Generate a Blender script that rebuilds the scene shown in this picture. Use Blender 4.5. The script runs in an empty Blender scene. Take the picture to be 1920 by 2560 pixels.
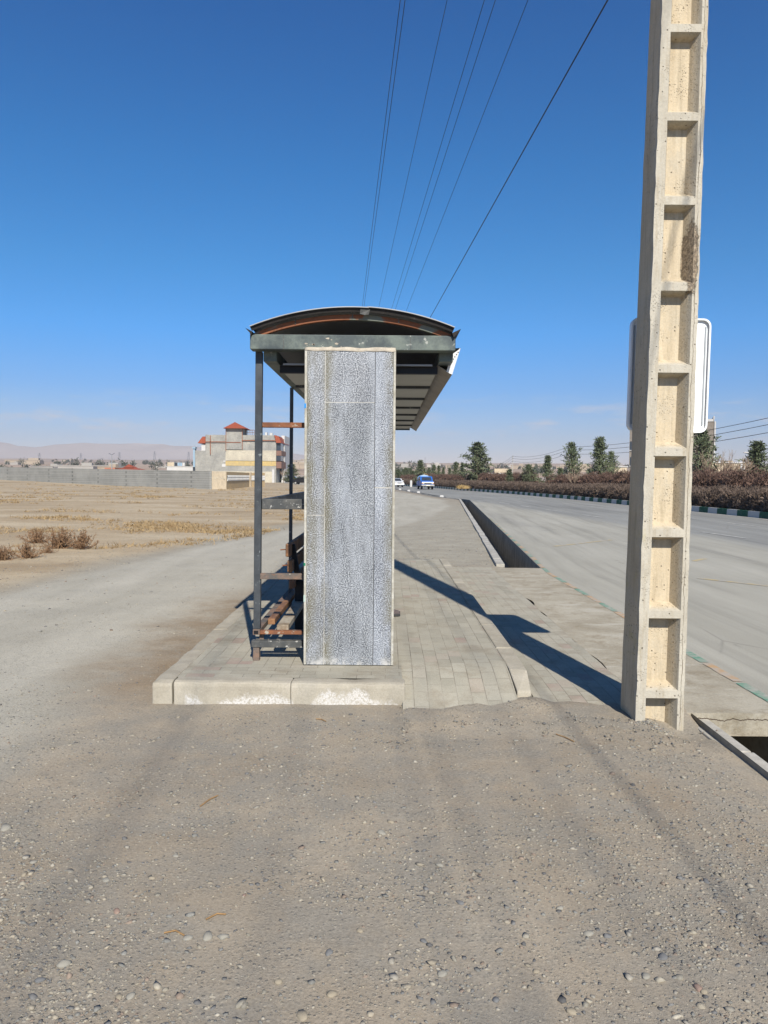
import bpy, bmesh, math, random
import numpy as np
from mathutils import Vector, Matrix, noise as mnoise
rnd = random.Random(7)
R = math.radians
scene = bpy.context.scene
C = scene.collection

# ------------------------------------------------------------------ camera
F, IW, IH = 1923.0, 1920.0, 2560.0
CAMH = 1.55
_a = Vector(((967-960)/F, -(1193-1280)/F, -1)).normalized()      # world +Y seen by the camera
_r = R(0.5)
_c = Vector((math.sin(_r), math.cos(_r), 0)); _c = (_c - _a*_c.dot(_a)).normalized()
_b = _a.cross(_c)
RWC = Matrix((_b, _a, _c))            # rows = world axes in camera frame -> camera-to-world
cam_d = bpy.data.cameras.new('camera'); cam = bpy.data.objects.new('camera', cam_d); C.objects.link(cam)
cam.matrix_world = Matrix.Translation((0, 0, CAMH)) @ RWC.to_4x4()
cam_d.sensor_fit = 'AUTO'; cam_d.sensor_width = 36; cam_d.lens = F/IH*36
cam_d.clip_start = 0.05; cam_d.clip_end = 40000
scene.camera = cam
def ray(px, py): return RWC @ Vector(((px-960)/F, -(py-1280)/F, -1))
def at_z(px, py, z=0.0):
    d = ray(px, py); t = (z-CAMH)/d.z
    return Vector((0, 0, CAMH)) + d*t
def at_d(px, py, Y):
    d = ray(px, py); return Vector((0, 0, CAMH)) + d*(Y/d.y)

# ------------------------------------------------------------------ object helpers
def tag(o, label=None, cat=None, group=None, kind=None):
    if label: o['label'] = label
    if cat: o['category'] = cat
    if group: o['group'] = group
    if kind: o['kind'] = kind
    return o
def empty(name, loc=(0, 0, 0), rz=0.0):
    o = bpy.data.objects.new(name, None); C.objects.link(o)
    o.location = loc; o.rotation_euler = (0, 0, rz); o.empty_display_size = .2
    return o
def copy_tree(o, parent=None):
    c = o.copy(); C.objects.link(c)
    if parent: c.parent = parent
    for ch in list(o.children): copy_tree(ch, c)
    return c
class MB:
    def __init__(s): s.v = []; s.f = []; s.m = []
    def add(s, vs, fs, m=0):
        n = len(s.v); s.v += [tuple(p) for p in vs]
        for f in fs: s.f.append([i+n for i in f]); s.m.append(m)
    def quad(s, a, b, c, d, m=0): s.add((a, b, c, d), ((0, 1, 2, 3),), m)
    def box(s, x0, x1, y0, y1, z0, z1, m=0):
        s.add([(x0,y0,z0),(x1,y0,z0),(x1,y1,z0),(x0,y1,z0),(x0,y0,z1),(x1,y0,z1),(x1,y1,z1),(x0,y1,z1)],
              [(0,3,2,1),(4,5,6,7),(0,1,5,4),(1,2,6,5),(2,3,7,6),(3,0,4,7)], m)
    def prism(s, poly, d, m=0):
        """poly: list of 3d points (planar, CCW seen from -d), extruded along vector d"""
        n = len(poly); p = [Vector(q) for q in poly]; d = Vector(d)
        s.add(p + [q+d for q in p], [list(range(n)), list(range(2*n-1, n-1, -1))] +
              [((i+1) % n, i, n+i, n+(i+1) % n) for i in range(n)], m)
    def bar(s, p, q, w, h, up=(0, 0, 1), m=0):
        p = Vector(p); q = Vector(q); t = (q-p).normalized(); up = Vector(up)
        sd = t.cross(up)
        if sd.length < 1e-4: sd = t.cross(Vector((1, 0, 0)))
        sd.normalize(); u = sd.cross(t)
        c = [(-w/2, -h/2), (w/2, -h/2), (w/2, h/2), (-w/2, h/2)]
        s.add([p+sd*a+u*b for a, b in c] + [q+sd*a+u*b for a, b in c],
              [(0,1,2,3),(7,6,5,4),(0,4,5,1),(1,5,6,2),(2,6,7,3),(3,7,4,0)], m)
    def tube(s, pts, r, n=6, m=0, cap=True):
        pts = [Vector(p) for p in pts]; k = len(pts)
        rr = r if isinstance(r, (list, tuple)) else [r]*k
        vs = []
        t0 = (pts[1]-pts[0]).normalized()
        ref = Vector((0, 0, 1)) if abs(t0.z) < .9 else Vector((1, 0, 0))
        for i, p in enumerate(pts):
            t = (pts[min(i+1, k-1)]-pts[max(i-1, 0)]).normalized()
            sd = t.cross(ref).normalized(); u = sd.cross(t)
            for j in range(n):
                a = 2*math.pi*j/n
                vs.append(p + (sd*math.cos(a)+u*math.sin(a))*rr[i])
        fs = []
        for i in range(k-1):
            for j in range(n):
                fs.append((i*n+j, i*n+(j+1) % n, (i+1)*n+(j+1) % n, (i+1)*n+j))
        if cap: fs += [list(range(n-1, -1, -1)), list(range((k-1)*n, k*n))]
        s.add(vs, fs, m)
    def sphere(s, c, r, nu=10, nv=6, m=0):
        c = Vector(c); rx, ry, rz = r if isinstance(r, (tuple, list)) else (r, r, r)
        vs = [c+Vector((0, 0, -rz))]
        for i in range(1, nv):
            p = -math.pi/2+math.pi*i/nv
            for j in range(nu):
                a = 2*math.pi*j/nu
                vs.append(c+Vector((rx*math.cos(p)*math.cos(a), ry*math.cos(p)*math.sin(a), rz*math.sin(p))))
        vs.append(c+Vector((0, 0, rz)))
        fs = [(0, 1+(j+1) % nu, 1+j) for j in range(nu)]
        for i in range(nv-2):
            for j in range(nu):
                b = 1+i*nu
                fs.append((b+j, b+(j+1) % nu, b+nu+(j+1) % nu, b+nu+j))
        b = 1+(nv-2)*nu
        fs += [(b+j, b+(j+1) % nu, len(vs)-1) for j in range(nu)]
        s.add(vs, fs, m)
    def build(s, name, mats, parent=None, origin=None, smooth=False, bevel=0):
        me = bpy.data.meshes.new(name)
        if origin is None: origin = (0, 0, 0)
        ox, oy, oz = origin
        me.from_pydata([(x-ox, y-oy, z-oz) for x, y, z in s.v], [], s.f)
        for m in (mats if isinstance(mats, (list, tuple)) else [mats]): me.materials.append(m)
        me.polygons.foreach_set('material_index', s.m)
        if smooth: me.polygons.foreach_set('use_smooth', [True]*len(s.f))
        me.update()
        o = bpy.data.objects.new(name, me); C.objects.link(o)
        if parent is not None: o.parent = parent
        else: o.location = origin
        if bevel:
            b = o.modifiers.new('bevel', 'BEVEL'); b.width = bevel; b.segments = 2; b.limit_method = 'ANGLE'
        return o
def np_mesh(name, verts, faces_idx, nper, mat, parent=None, cols=None, loc=(0, 0, 0), smooth=False):
    """verts (N,3); faces_idx flat loop indices with nper verts each"""
    me = bpy.data.meshes.new(name)
    nf = len(faces_idx)//nper
    me.vertices.add(len(verts)); me.vertices.foreach_set('co', np.asarray(verts, np.float32).ravel())
    me.loops.add(len(faces_idx)); me.loops.foreach_set('vertex_index', np.asarray(faces_idx, np.int32))
    me.polygons.add(nf)
    me.polygons.foreach_set('loop_start', np.arange(0, nf*nper, nper, dtype=np.int32))
    if smooth: me.polygons.foreach_set('use_smooth', np.ones(nf, bool))
    me.update(calc_edges=True)
    if cols is not None:
        at = me.attributes.new('tint', 'FLOAT_COLOR', 'POINT')
        at.data.foreach_set('color', np.asarray(cols, np.float32).ravel())
    me.materials.append(mat)
    me.validate()
    o = bpy.data.objects.new(name, me); C.objects.link(o); o.location = loc
    if parent is not None: o.parent = parent
    return o

# ------------------------------------------------------------------ node helper
class N:
    def __init__(s, name, rough=.8, spec=.3):
        s.mat = bpy.data.materials.new(name); s.mat.use_nodes = True
        s.nt = s.mat.node_tree; s.b = s.nt.nodes['Principled BSDF']
        s.b.inputs['Roughness'].default_value = rough
        s.b.inputs['Specular IOR Level'].default_value = spec
        s._co = None
    def n(s, t, **k):
        x = s.nt.nodes.new(t)
        for a, b in k.items(): setattr(x, a, b)
        return x
    def set(s, sock, v):
        if isinstance(v, bpy.types.NodeSocket): s.nt.links.new(v, sock)
        else:
            if sock.type == 'RGBA' and not isinstance(v, (int, float)) and len(v) == 3: v = (*v, 1)
            sock.default_value = v
    def co(s, kind='Object'):
        if s._co is None: s._co = s.n('ShaderNodeTexCoord')
        return s._co.outputs[kind]
    def map(s, scale=(1, 1, 1), rot=(0, 0, 0), loc=(0, 0, 0), vec=None):
        m = s.n('ShaderNodeMapping'); s.set(m.inputs[0], vec or s.co())
        m.inputs['Scale'].default_value = scale; m.inputs['Rotation'].default_value = rot; m.inputs['Location'].default_value = loc
        return m.outputs[0]
    def noise(s, scale, detail=4, rough=.6, vec=None, dist=0):
        x = s.n('ShaderNodeTexNoise'); s.set(x.inputs['Vector'], vec or s.co())
        x.inputs['Scale'].default_value = scale; x.inputs['Detail'].default_value = detail
        x.inputs['Roughness'].default_value = rough; x.inputs['Distortion'].default_value = dist
        return x.outputs[0]
    def vor(s, scale, vec=None, feature='F1', out='Distance'):
        x = s.n('ShaderNodeTexVoronoi', feature=feature); s.set(x.inputs['Vector'], vec or s.co())
        x.inputs['Scale'].default_value = scale
        return x.outputs[out]
    def ramp(s, fac, stops, interp='LINEAR'):
        x = s.n('ShaderNodeValToRGB'); s.set(x.inputs[0], fac); cr = x.color_ramp; cr.interpolation = interp
        while len(cr.elements) < len(stops): cr.elements.new(.5)
        for e, (p, c) in zip(cr.elements, stops):
            e.position = p
            if isinstance(c, (int, float)): c = (c, c, c)
            e.color = (*c, 1)
        return x.outputs[0]
    def mix(s, fac, a, b, blend='MIX'):
        x = s.n('ShaderNodeMix', data_type='RGBA', blend_type=blend)
        s.set(x.inputs[0], fac); s.set(x.inputs[6], a); s.set(x.inputs[7], b)
        return x.outputs[2]
    def m(s, op, a, b=0.0, clamp=False):
        x = s.n('ShaderNodeMath', operation=op, use_clamp=clamp); s.set(x.inputs[0], a); s.set(x.inputs[1], b)
        return x.outputs[0]
    def sep(s, vec=None):
        x = s.n('ShaderNodeSeparateXYZ'); s.set(x.inputs[0], vec or s.co()); return x.outputs
    def attr(s, name, out='Fac'):
        x = s.n('ShaderNodeAttribute'); x.attribute_name = name; return x.outputs[out]
    def bump(s, h, strength=.5, dist=.01, nrm=None):
        x = s.n('ShaderNodeBump'); s.set(x.inputs['Height'], h)
        x.inputs['Strength'].default_value = strength; x.inputs['Distance'].default_value = dist
        if nrm: s.set(x.inputs['Normal'], nrm)
        return x.outputs[0]
    def out(s, color=None, normal=None, rough=None, metal=None):
        if color is not None: s.set(s.b.inputs['Base Color'], color)
        if normal is not None: s.set(s.b.inputs['Normal'], normal)
        if rough is not None: s.set(s.b.inputs['Roughness'], rough)
        if metal is not None: s.set(s.b.inputs['Metallic'], metal)
        return s.mat
def plain(name, col, rough=.7, var=.12, scale=6.0, metal=0.0, bump=0.0, spec=.3):
    n = N(name, rough, spec)
    f = n.noise(scale, 5, .6)
    lo = tuple(c*(1-var) for c in col); hi = tuple(min(1, c*(1+var)) for c in col)
    c = n.ramp(f, [(.3, lo), (.7, hi)])
    nr = n.bump(n.noise(scale*8, 3), .3, bump) if bump else None
    return n.out(c, nr, metal=metal)
def patchy(name, a, b, scale=8.0, lo=.45, hi=.55, rough=.7, third=None, metal=0.0, fine=.15):
    """a with patches of b (paint worn to rust, and the like)"""
    n = N(name, rough)
    f = n.ramp(n.noise(scale, 7, .65), [(lo, 0), (hi, 1)])
    c = n.mix(f, a, b)
    if third: c = n.mix(n.ramp(n.noise(scale*2.3, 6, .7, vec=n.map(loc=(3, 7, 1))), [(.6, 0), (.68, 1)]), c, third)
    g = n.ramp(n.noise(scale*9, 4), [(.3, 1-fine), (.7, 1+fine)])
    c = n.mix(1.0, c, g, 'MULTIPLY')
    return n.out(c, n.bump(n.noise(scale*6, 5), .35, .003), metal=metal)

# ------------------------------------------------------------------ light, sky, view
EL = R(38); HX, HY = -.2195, .9756            # horizontal direction in which shadows fall
ldir = Vector((HX*math.cos(EL), HY*math.cos(EL), -math.sin(EL)))
sd = bpy.data.lights.new('sun', 'SUN'); sd.energy = 4.8; sd.angle = R(.53); sd.color = (1, .94, .84)
so = bpy.data.objects.new('sun', sd); C.objects.link(so); so.rotation_euler = ldir.to_track_quat('-Z', 'Y').to_euler()
so.location = (5, -10, 20)
w = bpy.data.worlds.new('World'); scene.world = w; w.use_nodes = True
nt = w.node_tree; bg = nt.nodes['Background']
sky = nt.nodes.new('ShaderNodeTexSky'); sky.sky_type = 'NISHITA'; sky.sun_disc = False
sky.sun_elevation = EL; sky.sun_rotation = math.atan2(-HX, -HY)
sky.altitude = 1200; sky.air_density = 1.0; sky.dust_density = .35; sky.ozone_density = 3.2
SKY = sky
def wn(t, **k):
    x = nt.nodes.new(t)
    for a, b in k.items(): setattr(x, a, b)
    return x
tc = wn('ShaderNodeTexCoord'); mp = wn('ShaderNodeMapping'); nt.links.new(tc.outputs['Generated'], mp.inputs[0])
mp.inputs['Scale'].default_value = (7, 7, 34)
cn = wn('ShaderNodeTexNoise'); nt.links.new(mp.outputs[0], cn.inputs['Vector']); cn.inputs['Scale'].default_value = 1.6
cn.inputs['Detail'].default_value = 6; cn.inputs['Roughness'].default_value = .62
cr = wn('ShaderNodeValToRGB'); nt.links.new(cn.outputs[0], cr.inputs[0])
cr.color_ramp.elements[0].position = .53; cr.color_ramp.elements[1].position = .70
sp = wn('ShaderNodeSeparateXYZ'); nt.links.new(tc.outputs['Generated'], sp.inputs[0])
band = wn('ShaderNodeValToRGB'); nt.links.new(sp.outputs[2], band.inputs[0])
be = band.color_ramp.elements
be[0].position = .03; be[0].color = (0, 0, 0, 1); be[1].position = .055; be[1].color = (1, 1, 1, 1)
e = be.new(.075); e.color = (1, 1, 1, 1); e = be.new(.11); e.color = (0, 0, 0, 1)
mu = wn('ShaderNodeMath', operation='MULTIPLY'); nt.links.new(cr.outputs[0], mu.inputs[0]); nt.links.new(band.outputs[0], mu.inputs[1])
mu2 = wn('ShaderNodeMath', operation='MULTIPLY'); nt.links.new(mu.outputs[0], mu2.inputs[0]); mu2.inputs[1].default_value = .6
hs = wn('ShaderNodeHueSaturation'); hs.inputs['Saturation'].default_value = 1.0
el_ = wn('ShaderNodeValToRGB'); nt.links.new(sp.outputs[2], el_.inputs[0])
_t = [(.02, (.66, .56, .66)), (.085, (.42, .56, .76)), (.11, (.32, .56, .82)), (.178, (.20, .64, .97)), (.253, (.15, .64, .93)), (.367, (.095, .60, .93)), (.527, (.06, .50, .90)), (1, (.05, .26, .50))]
while len(el_.color_ramp.elements) < len(_t): el_.color_ramp.elements.new(.5)
for e_, (p_, c_) in zip(el_.color_ramp.elements, _t): e_.position = p_; e_.color = (*c_, 1)
gm = wn('ShaderNodeMix', data_type='RGBA', blend_type='MULTIPLY'); gm.inputs[0].default_value = 1
nt.links.new(sky.outputs[0], gm.inputs[6]); nt.links.new(el_.outputs[0], gm.inputs[7]); nt.links.new(gm.outputs[2], hs.inputs['Color'])
mx = wn('ShaderNodeMix', data_type='RGBA'); nt.links.new(mu2.outputs[0], mx.inputs[0]); nt.links.new(hs.outputs[0], mx.inputs[6])
mx.inputs[7].default_value = (5.2, 5.0, 5.3, 1)
nt.links.new(mx.outputs[2], bg.inputs['Color']); bg.inputs['Strength'].default_value = .10
vs = scene.view_settings
vs.view_transform = 'Standard'; vs.look = 'None'; vs.gamma = 1; vs.use_curve_mapping = False; vs.exposure = .45
scene.cycles.max_bounces = 6; scene.cycles.diffuse_bounces = 2
HAZE = 0.00024
# ------------------------------------------------------------------ ground, ditch, road (all measured in metres, +Y up the road)
def interp(tab):
    ys = [p[0] for p in tab]; xs = [p[1] for p in tab]
    return lambda y: float(np.interp(y, ys, xs))
def from_px(pts): return sorted([(at_z(*p).y, at_z(*p).x) for p in pts])
_Re = [(-30, 2.68), (5, 2.67), (12.5, 2.62)] + from_px([(1174, 1249.5), (1113, 1243), (1050, 1231.5), (990, 1222)])
_Re += [(_Re[-1][0]+40, _Re[-1][1]-5.5), (_Re[-1][0]+100, _Re[-1][1]-22), (420, -70)]
_Ke = [(-30, 14.9), (20, 14.9)] + from_px([(1917, 1297), (1734, 1278.5), (1577, 1263.5), (1420, 1247.5), (1285, 1235.5), (1147, 1225), (1083, 1219.5), (1005, 1214.5)])
_Ke += [(_Ke[-1][0]+40, _Ke[-1][1]-10), (_Ke[-1][0]+100, _Ke[-1][1]-34), (420, -75)]
RX, KX = interp(_Re), interp(_Ke)
DW = .63
LX = lambda y: RX(y)-DW
TRK = interp([(-30, -3.9), (5, -3.6), (12, -3.3), (20, -2.0), (30, 0), (42, 1.7), (52, 1.9), (70, .4), (100, -3.5), (160, -18), (420, -95)])
TRW = interp([(-30, 1.7), (20, 1.6), (40, 2.0), (80, 2.2), (420, 3)])
FLD = interp([(-30, -6.2), (5, -5.6), (10.6, -5.4), (13.7, -5.0), (26, -3.1), (40, -1.6), (60, -1.6), (100, -5.5), (160, -20), (420, -98)])
def sst(a, b, x):
    t = max(0., min(1., (x-a)/(b-a))); return t*t*(3-2*t)
def gz(x, y):
    z = .012*mnoise.noise((x*.9, y*.9, 1)) + .004*mnoise.noise((x*4, y*4, 5))
    if y > 14: z += .03*mnoise.noise((x*.15, y*.15, 9))*sst(14, 30, y)
    z += .7*sst(-14, -75, x)*sst(45, 120, y) if x < -14 else 0
    z += .10*sst(-3, -9, x-FLD(y)+3)*(.6+mnoise.noise((x*.3, y*.3, 2)))
    # ground under the paved areas is lower; dirt banked against the ramp and the pole
    if -1.55 < x < 1.0 and 5.25 < y < 13.2: z -= .06
    elif 1.0 <= x < 1.8 and 5.0 < y < 13.2: z -= .05*sst(5.2, 5.7, y)
    elif 1.8 <= x and 5.0 < y < 13.2: z -= .02
    z += .018*math.exp(-((y-4.95)/.25)**2)*sst(.05, .3, x)*sst(1.5, 1.1, x)
    z += .05*math.exp(-((x-.98)/.14)**2-((y-5.22)/.20)**2)
    if 4.4 < y < 5.7 and 0 < x < 2: z += .022*mnoise.noise((x*4.5, y*4.5, 21))+.012*mnoise.noise((x*11, y*11, 2))
    if y < 5.3: z -= .035*sst(1.55, 2.0, x)*sst(5.3, 5.0, y)
    z += .07*math.exp(-((x-1.97)/.12)**2-((y-5.10)/.12)**2)
    z -= .055*math.exp(-((x-1.86)/.13)**2-((y-4.76)/.15)**2)
    z += .02*math.exp(-((x-1.72)**2+(y-4.84)**2)/.008)
    return z
ys = list(np.arange(-3, 17, .11)); y = 17.
while y < 420: ys.append(y); y *= 1.03
ys = [-30, -12, -6] + ys + [420]
ss = [0, .05] + list(np.arange(.11, 9, .11)) + [9.4, 10, 11, 12.5, 14, 16, 18, 21, 25, 30, 36, 44, 54, 66, 80, 100, 130, 170, 240, 400, 800, 2000]
def sheet(name, rows, mat, attrs=None):
    nx = len(rows[0]); v = [p for r_ in rows for p in r_]
    ny = len(rows)
    idx = np.arange(nx*ny).reshape(ny, nx)
    f = np.stack([idx[:-1, :-1], idx[:-1, 1:], idx[1:, 1:], idx[1:, :-1]], -1).reshape(-1)
    o = np_mesh(name, v, f, 4, mat, smooth=True)
    for k, fn in (attrs or {}).items():
        a = o.data.attributes.new(k, 'FLOAT', 'POINT')
        a.data.foreach_set('value', np.array([fn(*p) for p in v], np.float32))
    return o
def a_track(x, y, z):
    d = abs(x-TRK(y)-.25*mnoise.noise((x*.4, y*.25, 3))); w_ = TRW(y)
    return sst(w_+.35, w_-.45, d)
def a_field(x, y, z): return sst(.5, -.7, x-FLD(y)+.5*mnoise.noise((x*.5, y*.3, 8)))
def a_stain(x, y, z):      # trodden brown earth beside the platform
    return sst(-2.7, -1.9, x+.25*mnoise.noise((x, y, 4)))*sst(-1.2, -1.6, x)*sst(4.8, 5.8, y)*sst(11, 9.0, y) + .75*math.exp(-((x-1.36)/.10)**2-((y-3.75)/.28)**2)
def a_grav(x, y, z):       # loose grey gravel
    a = sst(12.5, 14.5, y)*sst(60, 36, y)*sst(-1, 0, x)
    b = sst(FLD(y)-1.6, FLD(y)-.4, x)*sst(FLD(y)+1.4, FLD(y)+.4, x)*sst(6, 9, y)
    return max(a, b*.9)*(1-.9*a_track(x, y, z))

def ground_mat():
    n = N('dirt', .95, .15)
    big = n.noise(.55, 6, .6)
    base = n.ramp(big, [(.30, (.245, .203, .150)), (.5, (.325, .275, .208)), (.70, (.385, .333, .258))])
    base = n.mix(n.ramp(n.noise(2.6, 6, .7), [(.40, 0), (.60, .75)]), base, (.255, .235, .198))
    tr = n.ramp(n.noise(1.1, 5, .6, vec=n.map(scale=(1, .18, 1))), [(.3, (.345, .322, .265)), (.7, (.455, .428, .36))])
    c = n.mix(n.attr('track'), base, tr)
    gv = n.ramp(n.noise(1.5, 5, .65), [(.3, (.275, .25, .20)), (.7, (.38, .352, .285))])
    c = n.mix(n.attr('gravelly'), c, gv)
    fl = n.ramp(n.noise(.22, 7, .62, vec=n.map(scale=(.6, 1.6, 1))), [(.33, (.30, .225, .14)), (.5, (.41, .325, .215)), (.66, (.48, .40, .28))])
    fl = n.mix(n.ramp(n.noise(3.2, 7, .7), [(.52, 0), (.68, .5)]), fl, (.25, .175, .10))
    c = n.mix(n.attr('field'), c, fl)
    c = n.mix(n.m('MULTIPLY', n.m('MULTIPLY', n.attr('stain'), .8), n.ramp(n.noise(2.2, 6, .7), [(.35, .3), (.6, 1)])), c, (.23, .165, .10))
    # embedded pebbles in two sizes
    hs = []
    for sc, keep, amt in ((62, .62, .8), (150, .5, .6)):
        wv = n.map(scale=(1, 1, 1))
        dv = n.vor(sc, wv); cv = n.vor(sc, wv, out='Color')
        sx = n.sep(cv)
        on = n.m('MULTIPLY', n.ramp(dv, [(.28, 1), (.42, 0)]), n.ramp(sx[0], [(keep, 0), (keep+.02, 1)]))
        dens = n.ramp(n.noise(1.7, 4, .6), [(.38, .25), (.6, 1)])
        on = n.m('MULTIPLY', on, dens)
        sc_ = n.ramp(sx[1], [(0, (.11, .105, .095)), (.35, (.20, .19, .16)), (.7, (.31, .28, .22)), (1, (.42, .39, .32))])
        c = n.mix(n.m('MULTIPLY', on, amt), c, sc_)
        hs.append(on)
    fine = n.noise(75, 6, .8)
    c = n.mix(1.0, c, n.ramp(fine, [(.28, .66), (.5, 1.0), (.72, 1.28)]), 'MULTIPLY')
    h = n.m('ADD', n.m('MULTIPLY', hs[0], .8), n.m('ADD', n.m('MULTIPLY', hs[1], .4), n.m('MULTIPLY', fine, .8)))
    h = n.m('MULTIPLY', h, n.ramp(n.noise(2.1, 5, .65, vec=n.map(loc=(3, 3, 3))), [(.36, .4), (.6, 1.4)]))
    h = n.m('ADD', h, n.m('MULTIPLY', n.noise(5, 4, .5), 1.6))
    return n.out(c, n.bump(h, .5, .010))
M_ground = ground_mat()
rows = [[(LX(y)-s, y, gz(LX(y)-s, y) - (.0 if s > .04 else .01)) for s in reversed(ss)] for y in ys]
tag(sheet('ground', rows, M_ground, {'track': a_track, 'field': a_field, 'stain': a_stain, 'gravelly': a_grav}), kind='structure')

# road with its bus bay
def road_mat():
    n = N('asphalt', .85, .25)
    lane = n.attr('lane')
    bay = n.ramp(n.noise(.8, 6, .6, vec=n.map(scale=(1, .25, 1))), [(.3, (.315, .30, .25)), (.7, (.39, .372, .315))])
    ln = n.ramp(n.noise(.7, 6, .6, vec=n.map(scale=(1, .12, 1))), [(.3, (.215, .213, .195)), (.7, (.285, .282, .258))])
    c = n.mix(lane, bay, ln)
    c = n.mix(n.ramp(n.noise(.35, 5, .55, vec=n.map(scale=(1.5, .12, 1), rot=(0, 0, .12))), [(.55, 0), (.75, .45)]), c, (.21, .205, .19))
    cv_ = n.n('ShaderNodeCombineXYZ'); n.set(cv_.inputs[0], n.m('MULTIPLY', n.attr('lat'), 22)); n.set(cv_.inputs[1], n.m('MULTIPLY', n.sep()[1], .06))
    c = n.mix(1.0, c, n.ramp(n.noise(1, 6, .7, vec=cv_.outputs[0]), [(.3, .72), (.48, 1.0), (.7, 1.13)]), 'MULTIPLY')
    oil = n.ramp(n.noise(1.3, 3, .5, vec=n.map(scale=(2, .7, 1), loc=(7, 1, 0))), [(.70, 0), (.76, .5)])
    c = n.mix(oil, c, (.13, .125, .115))
    st = n.ramp(n.noise(4.5, 6, .7), [(.64, 0), (.72, .55)])
    c = n.mix(st, c, (.20, .18, .15))
    crk = n.ramp(n.vor(.28, n.map(scale=(1, .4, 1), loc=(.3, .2, 0)), 'DISTANCE_TO_EDGE'), [(0, .45), (.004, 0)])
    c = n.mix(n.m('MULTIPLY', crk, n.ramp(n.noise(.5, 4, .6, vec=n.map(loc=(2, 2, 2))), [(.5, 0), (.6, 1)])), c, (.14, .13, .115))
    g = n.noise(90, 5, .75)
    c = n.mix(1.0, c, n.ramp(g, [(.3, .76), (.7, 1.2)]), 'MULTIPLY')
    return n.out(c, n.bump(g, .5, .005))
M_road = road_mat()
LANE = interp([(-30, 9.4)] + from_px([(1830, 1340), (1734, 1328), (1537, 1299), (1435, 1284), (1343, 1271), (1283, 1261), (1236, 1255)]) + [(62, 5.2), (80, 3.6), (110, .8), (150, -5), (420, -71)])
def a_lane(x, y, z): return sst(-1.6, -.4, x-LANE(y)+.3*mnoise.noise((x*.3, y*.1, 0)))
tt = np.linspace(0, 1, 26)
rows = [[(RX(y)+(KX(y)-RX(y))*t, y, .002*mnoise.noise((RX(y)+t*9, y*.2, 3))*min(1, t*6, (1-t)*6)) for t in tt] for y in ys]
tag(sheet('road', rows, M_road, {'lane': a_lane, 'lat': lambda x, y, z: (x-RX(y))/(KX(y)-RX(y))}), kind='structure')

M_conc = patchy('concrete', (.37, .34, .29), (.29, .265, .225), 3.0, .4, .6, .9, third=(.44, .41, .36))
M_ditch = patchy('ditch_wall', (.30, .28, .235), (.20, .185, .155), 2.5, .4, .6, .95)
M_coping = patchy('coping_stone', (.42, .40, .355), (.34, .32, .275), 2.2, .42, .6, .9)
# ditch: both walls and the bed
dy = [v_ for v_ in ys if -12 <= v_ <= 200]
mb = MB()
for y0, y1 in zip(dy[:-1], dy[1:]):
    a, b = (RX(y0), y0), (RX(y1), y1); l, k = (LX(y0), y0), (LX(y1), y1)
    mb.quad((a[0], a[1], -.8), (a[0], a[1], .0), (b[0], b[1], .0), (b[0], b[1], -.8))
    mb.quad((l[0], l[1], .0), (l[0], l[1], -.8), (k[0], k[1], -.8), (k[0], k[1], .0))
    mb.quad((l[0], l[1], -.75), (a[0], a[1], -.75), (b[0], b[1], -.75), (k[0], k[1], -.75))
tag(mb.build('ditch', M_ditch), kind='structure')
# kerb stones lining the dirt side of the ditch
mb = MB(); yy = 13.42; i = 0
segs = []
while yy < 150:
    L_ = .9 if yy < 60 else 2.4
    segs.append((yy, yy+L_-.02)); yy += L_
yy = 5.08
while yy > -3: segs.append((yy-.62, yy-.01)); yy -= .63
for y0, y1 in segs:
    dz = rnd.uniform(-.006, .006); dx = rnd.uniform(-.005, .005)
    if y0 < 5: dx += .10
    x0, x1 = LX(y0)+dx, LX(y1)+dx; h = .05+dz if y0 > 5 else -.035+dz
    mb.add([(x0-.13, y0, -.3), (x0+.02, y0, -.3), (x1+.02, y1, -.3), (x1-.13, y1, -.3), (x0-.13, y0, h), (x0+.02, y0, h), (x1+.02, y1, h), (x1-.13, y1, h)],
           [(0,3,2,1),(4,5,6,7),(0,1,5,4),(1,2,6,5),(2,3,7,6),(3,0,4,7)])
tag(mb.build('kerb', M_coping, bevel=.008), kind='structure')
# concrete crossing over the ditch beside the stop
n = N('crossing_concrete', .92, .2)
_x, _y, _z = n.sep()
c = n.mix(n.ramp(n.noise(1.6, 8, .72), [(.40, 0), (.60, 1)]), (.41, .375, .30), (.31, .275, .21))
c = n.mix(n.ramp(n.noise(3.7, 8, .75, vec=n.map(loc=(4, 2, 1))), [(.52, 0), (.64, .9)]), c, (.265, .225, .16))
c = n.mix(n.ramp(n.noise(1.1, 7, .7, vec=n.map(scale=(1, 2.5, 1), loc=(9, 2, 1))), [(.56, 0), (.64, .8)]), c, (.45, .42, .35))
_w = n.m('ADD', _z, n.m('MULTIPLY', n.m('SUBTRACT', n.noise(5, 7, .7, vec=n.map(scale=(1, 0, 0))), .5), .11))
_k = n.m('MULTIPLY', n.m('LESS_THAN', n.m('ABSOLUTE', n.m('ADD', _w, .045)), .0035), n.m('LESS_THAN', _y, 5.12))
c = n.mix(_k, c, (.07, .05, .035))
c = n.mix(1.0, c, n.ramp(n.noise(60, 6, .8), [(.3, .82), (.7, 1.16)]), 'MULTIPLY')
M_cross = n.out(c, n.bump(n.noise(18, 8, .75), .6, .012))
mb = MB()
nx_, ny_ = 10, 60
def cz(x, y): return .002+.003*mnoise.noise((x*2.2, y*1.1, 4))
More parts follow.
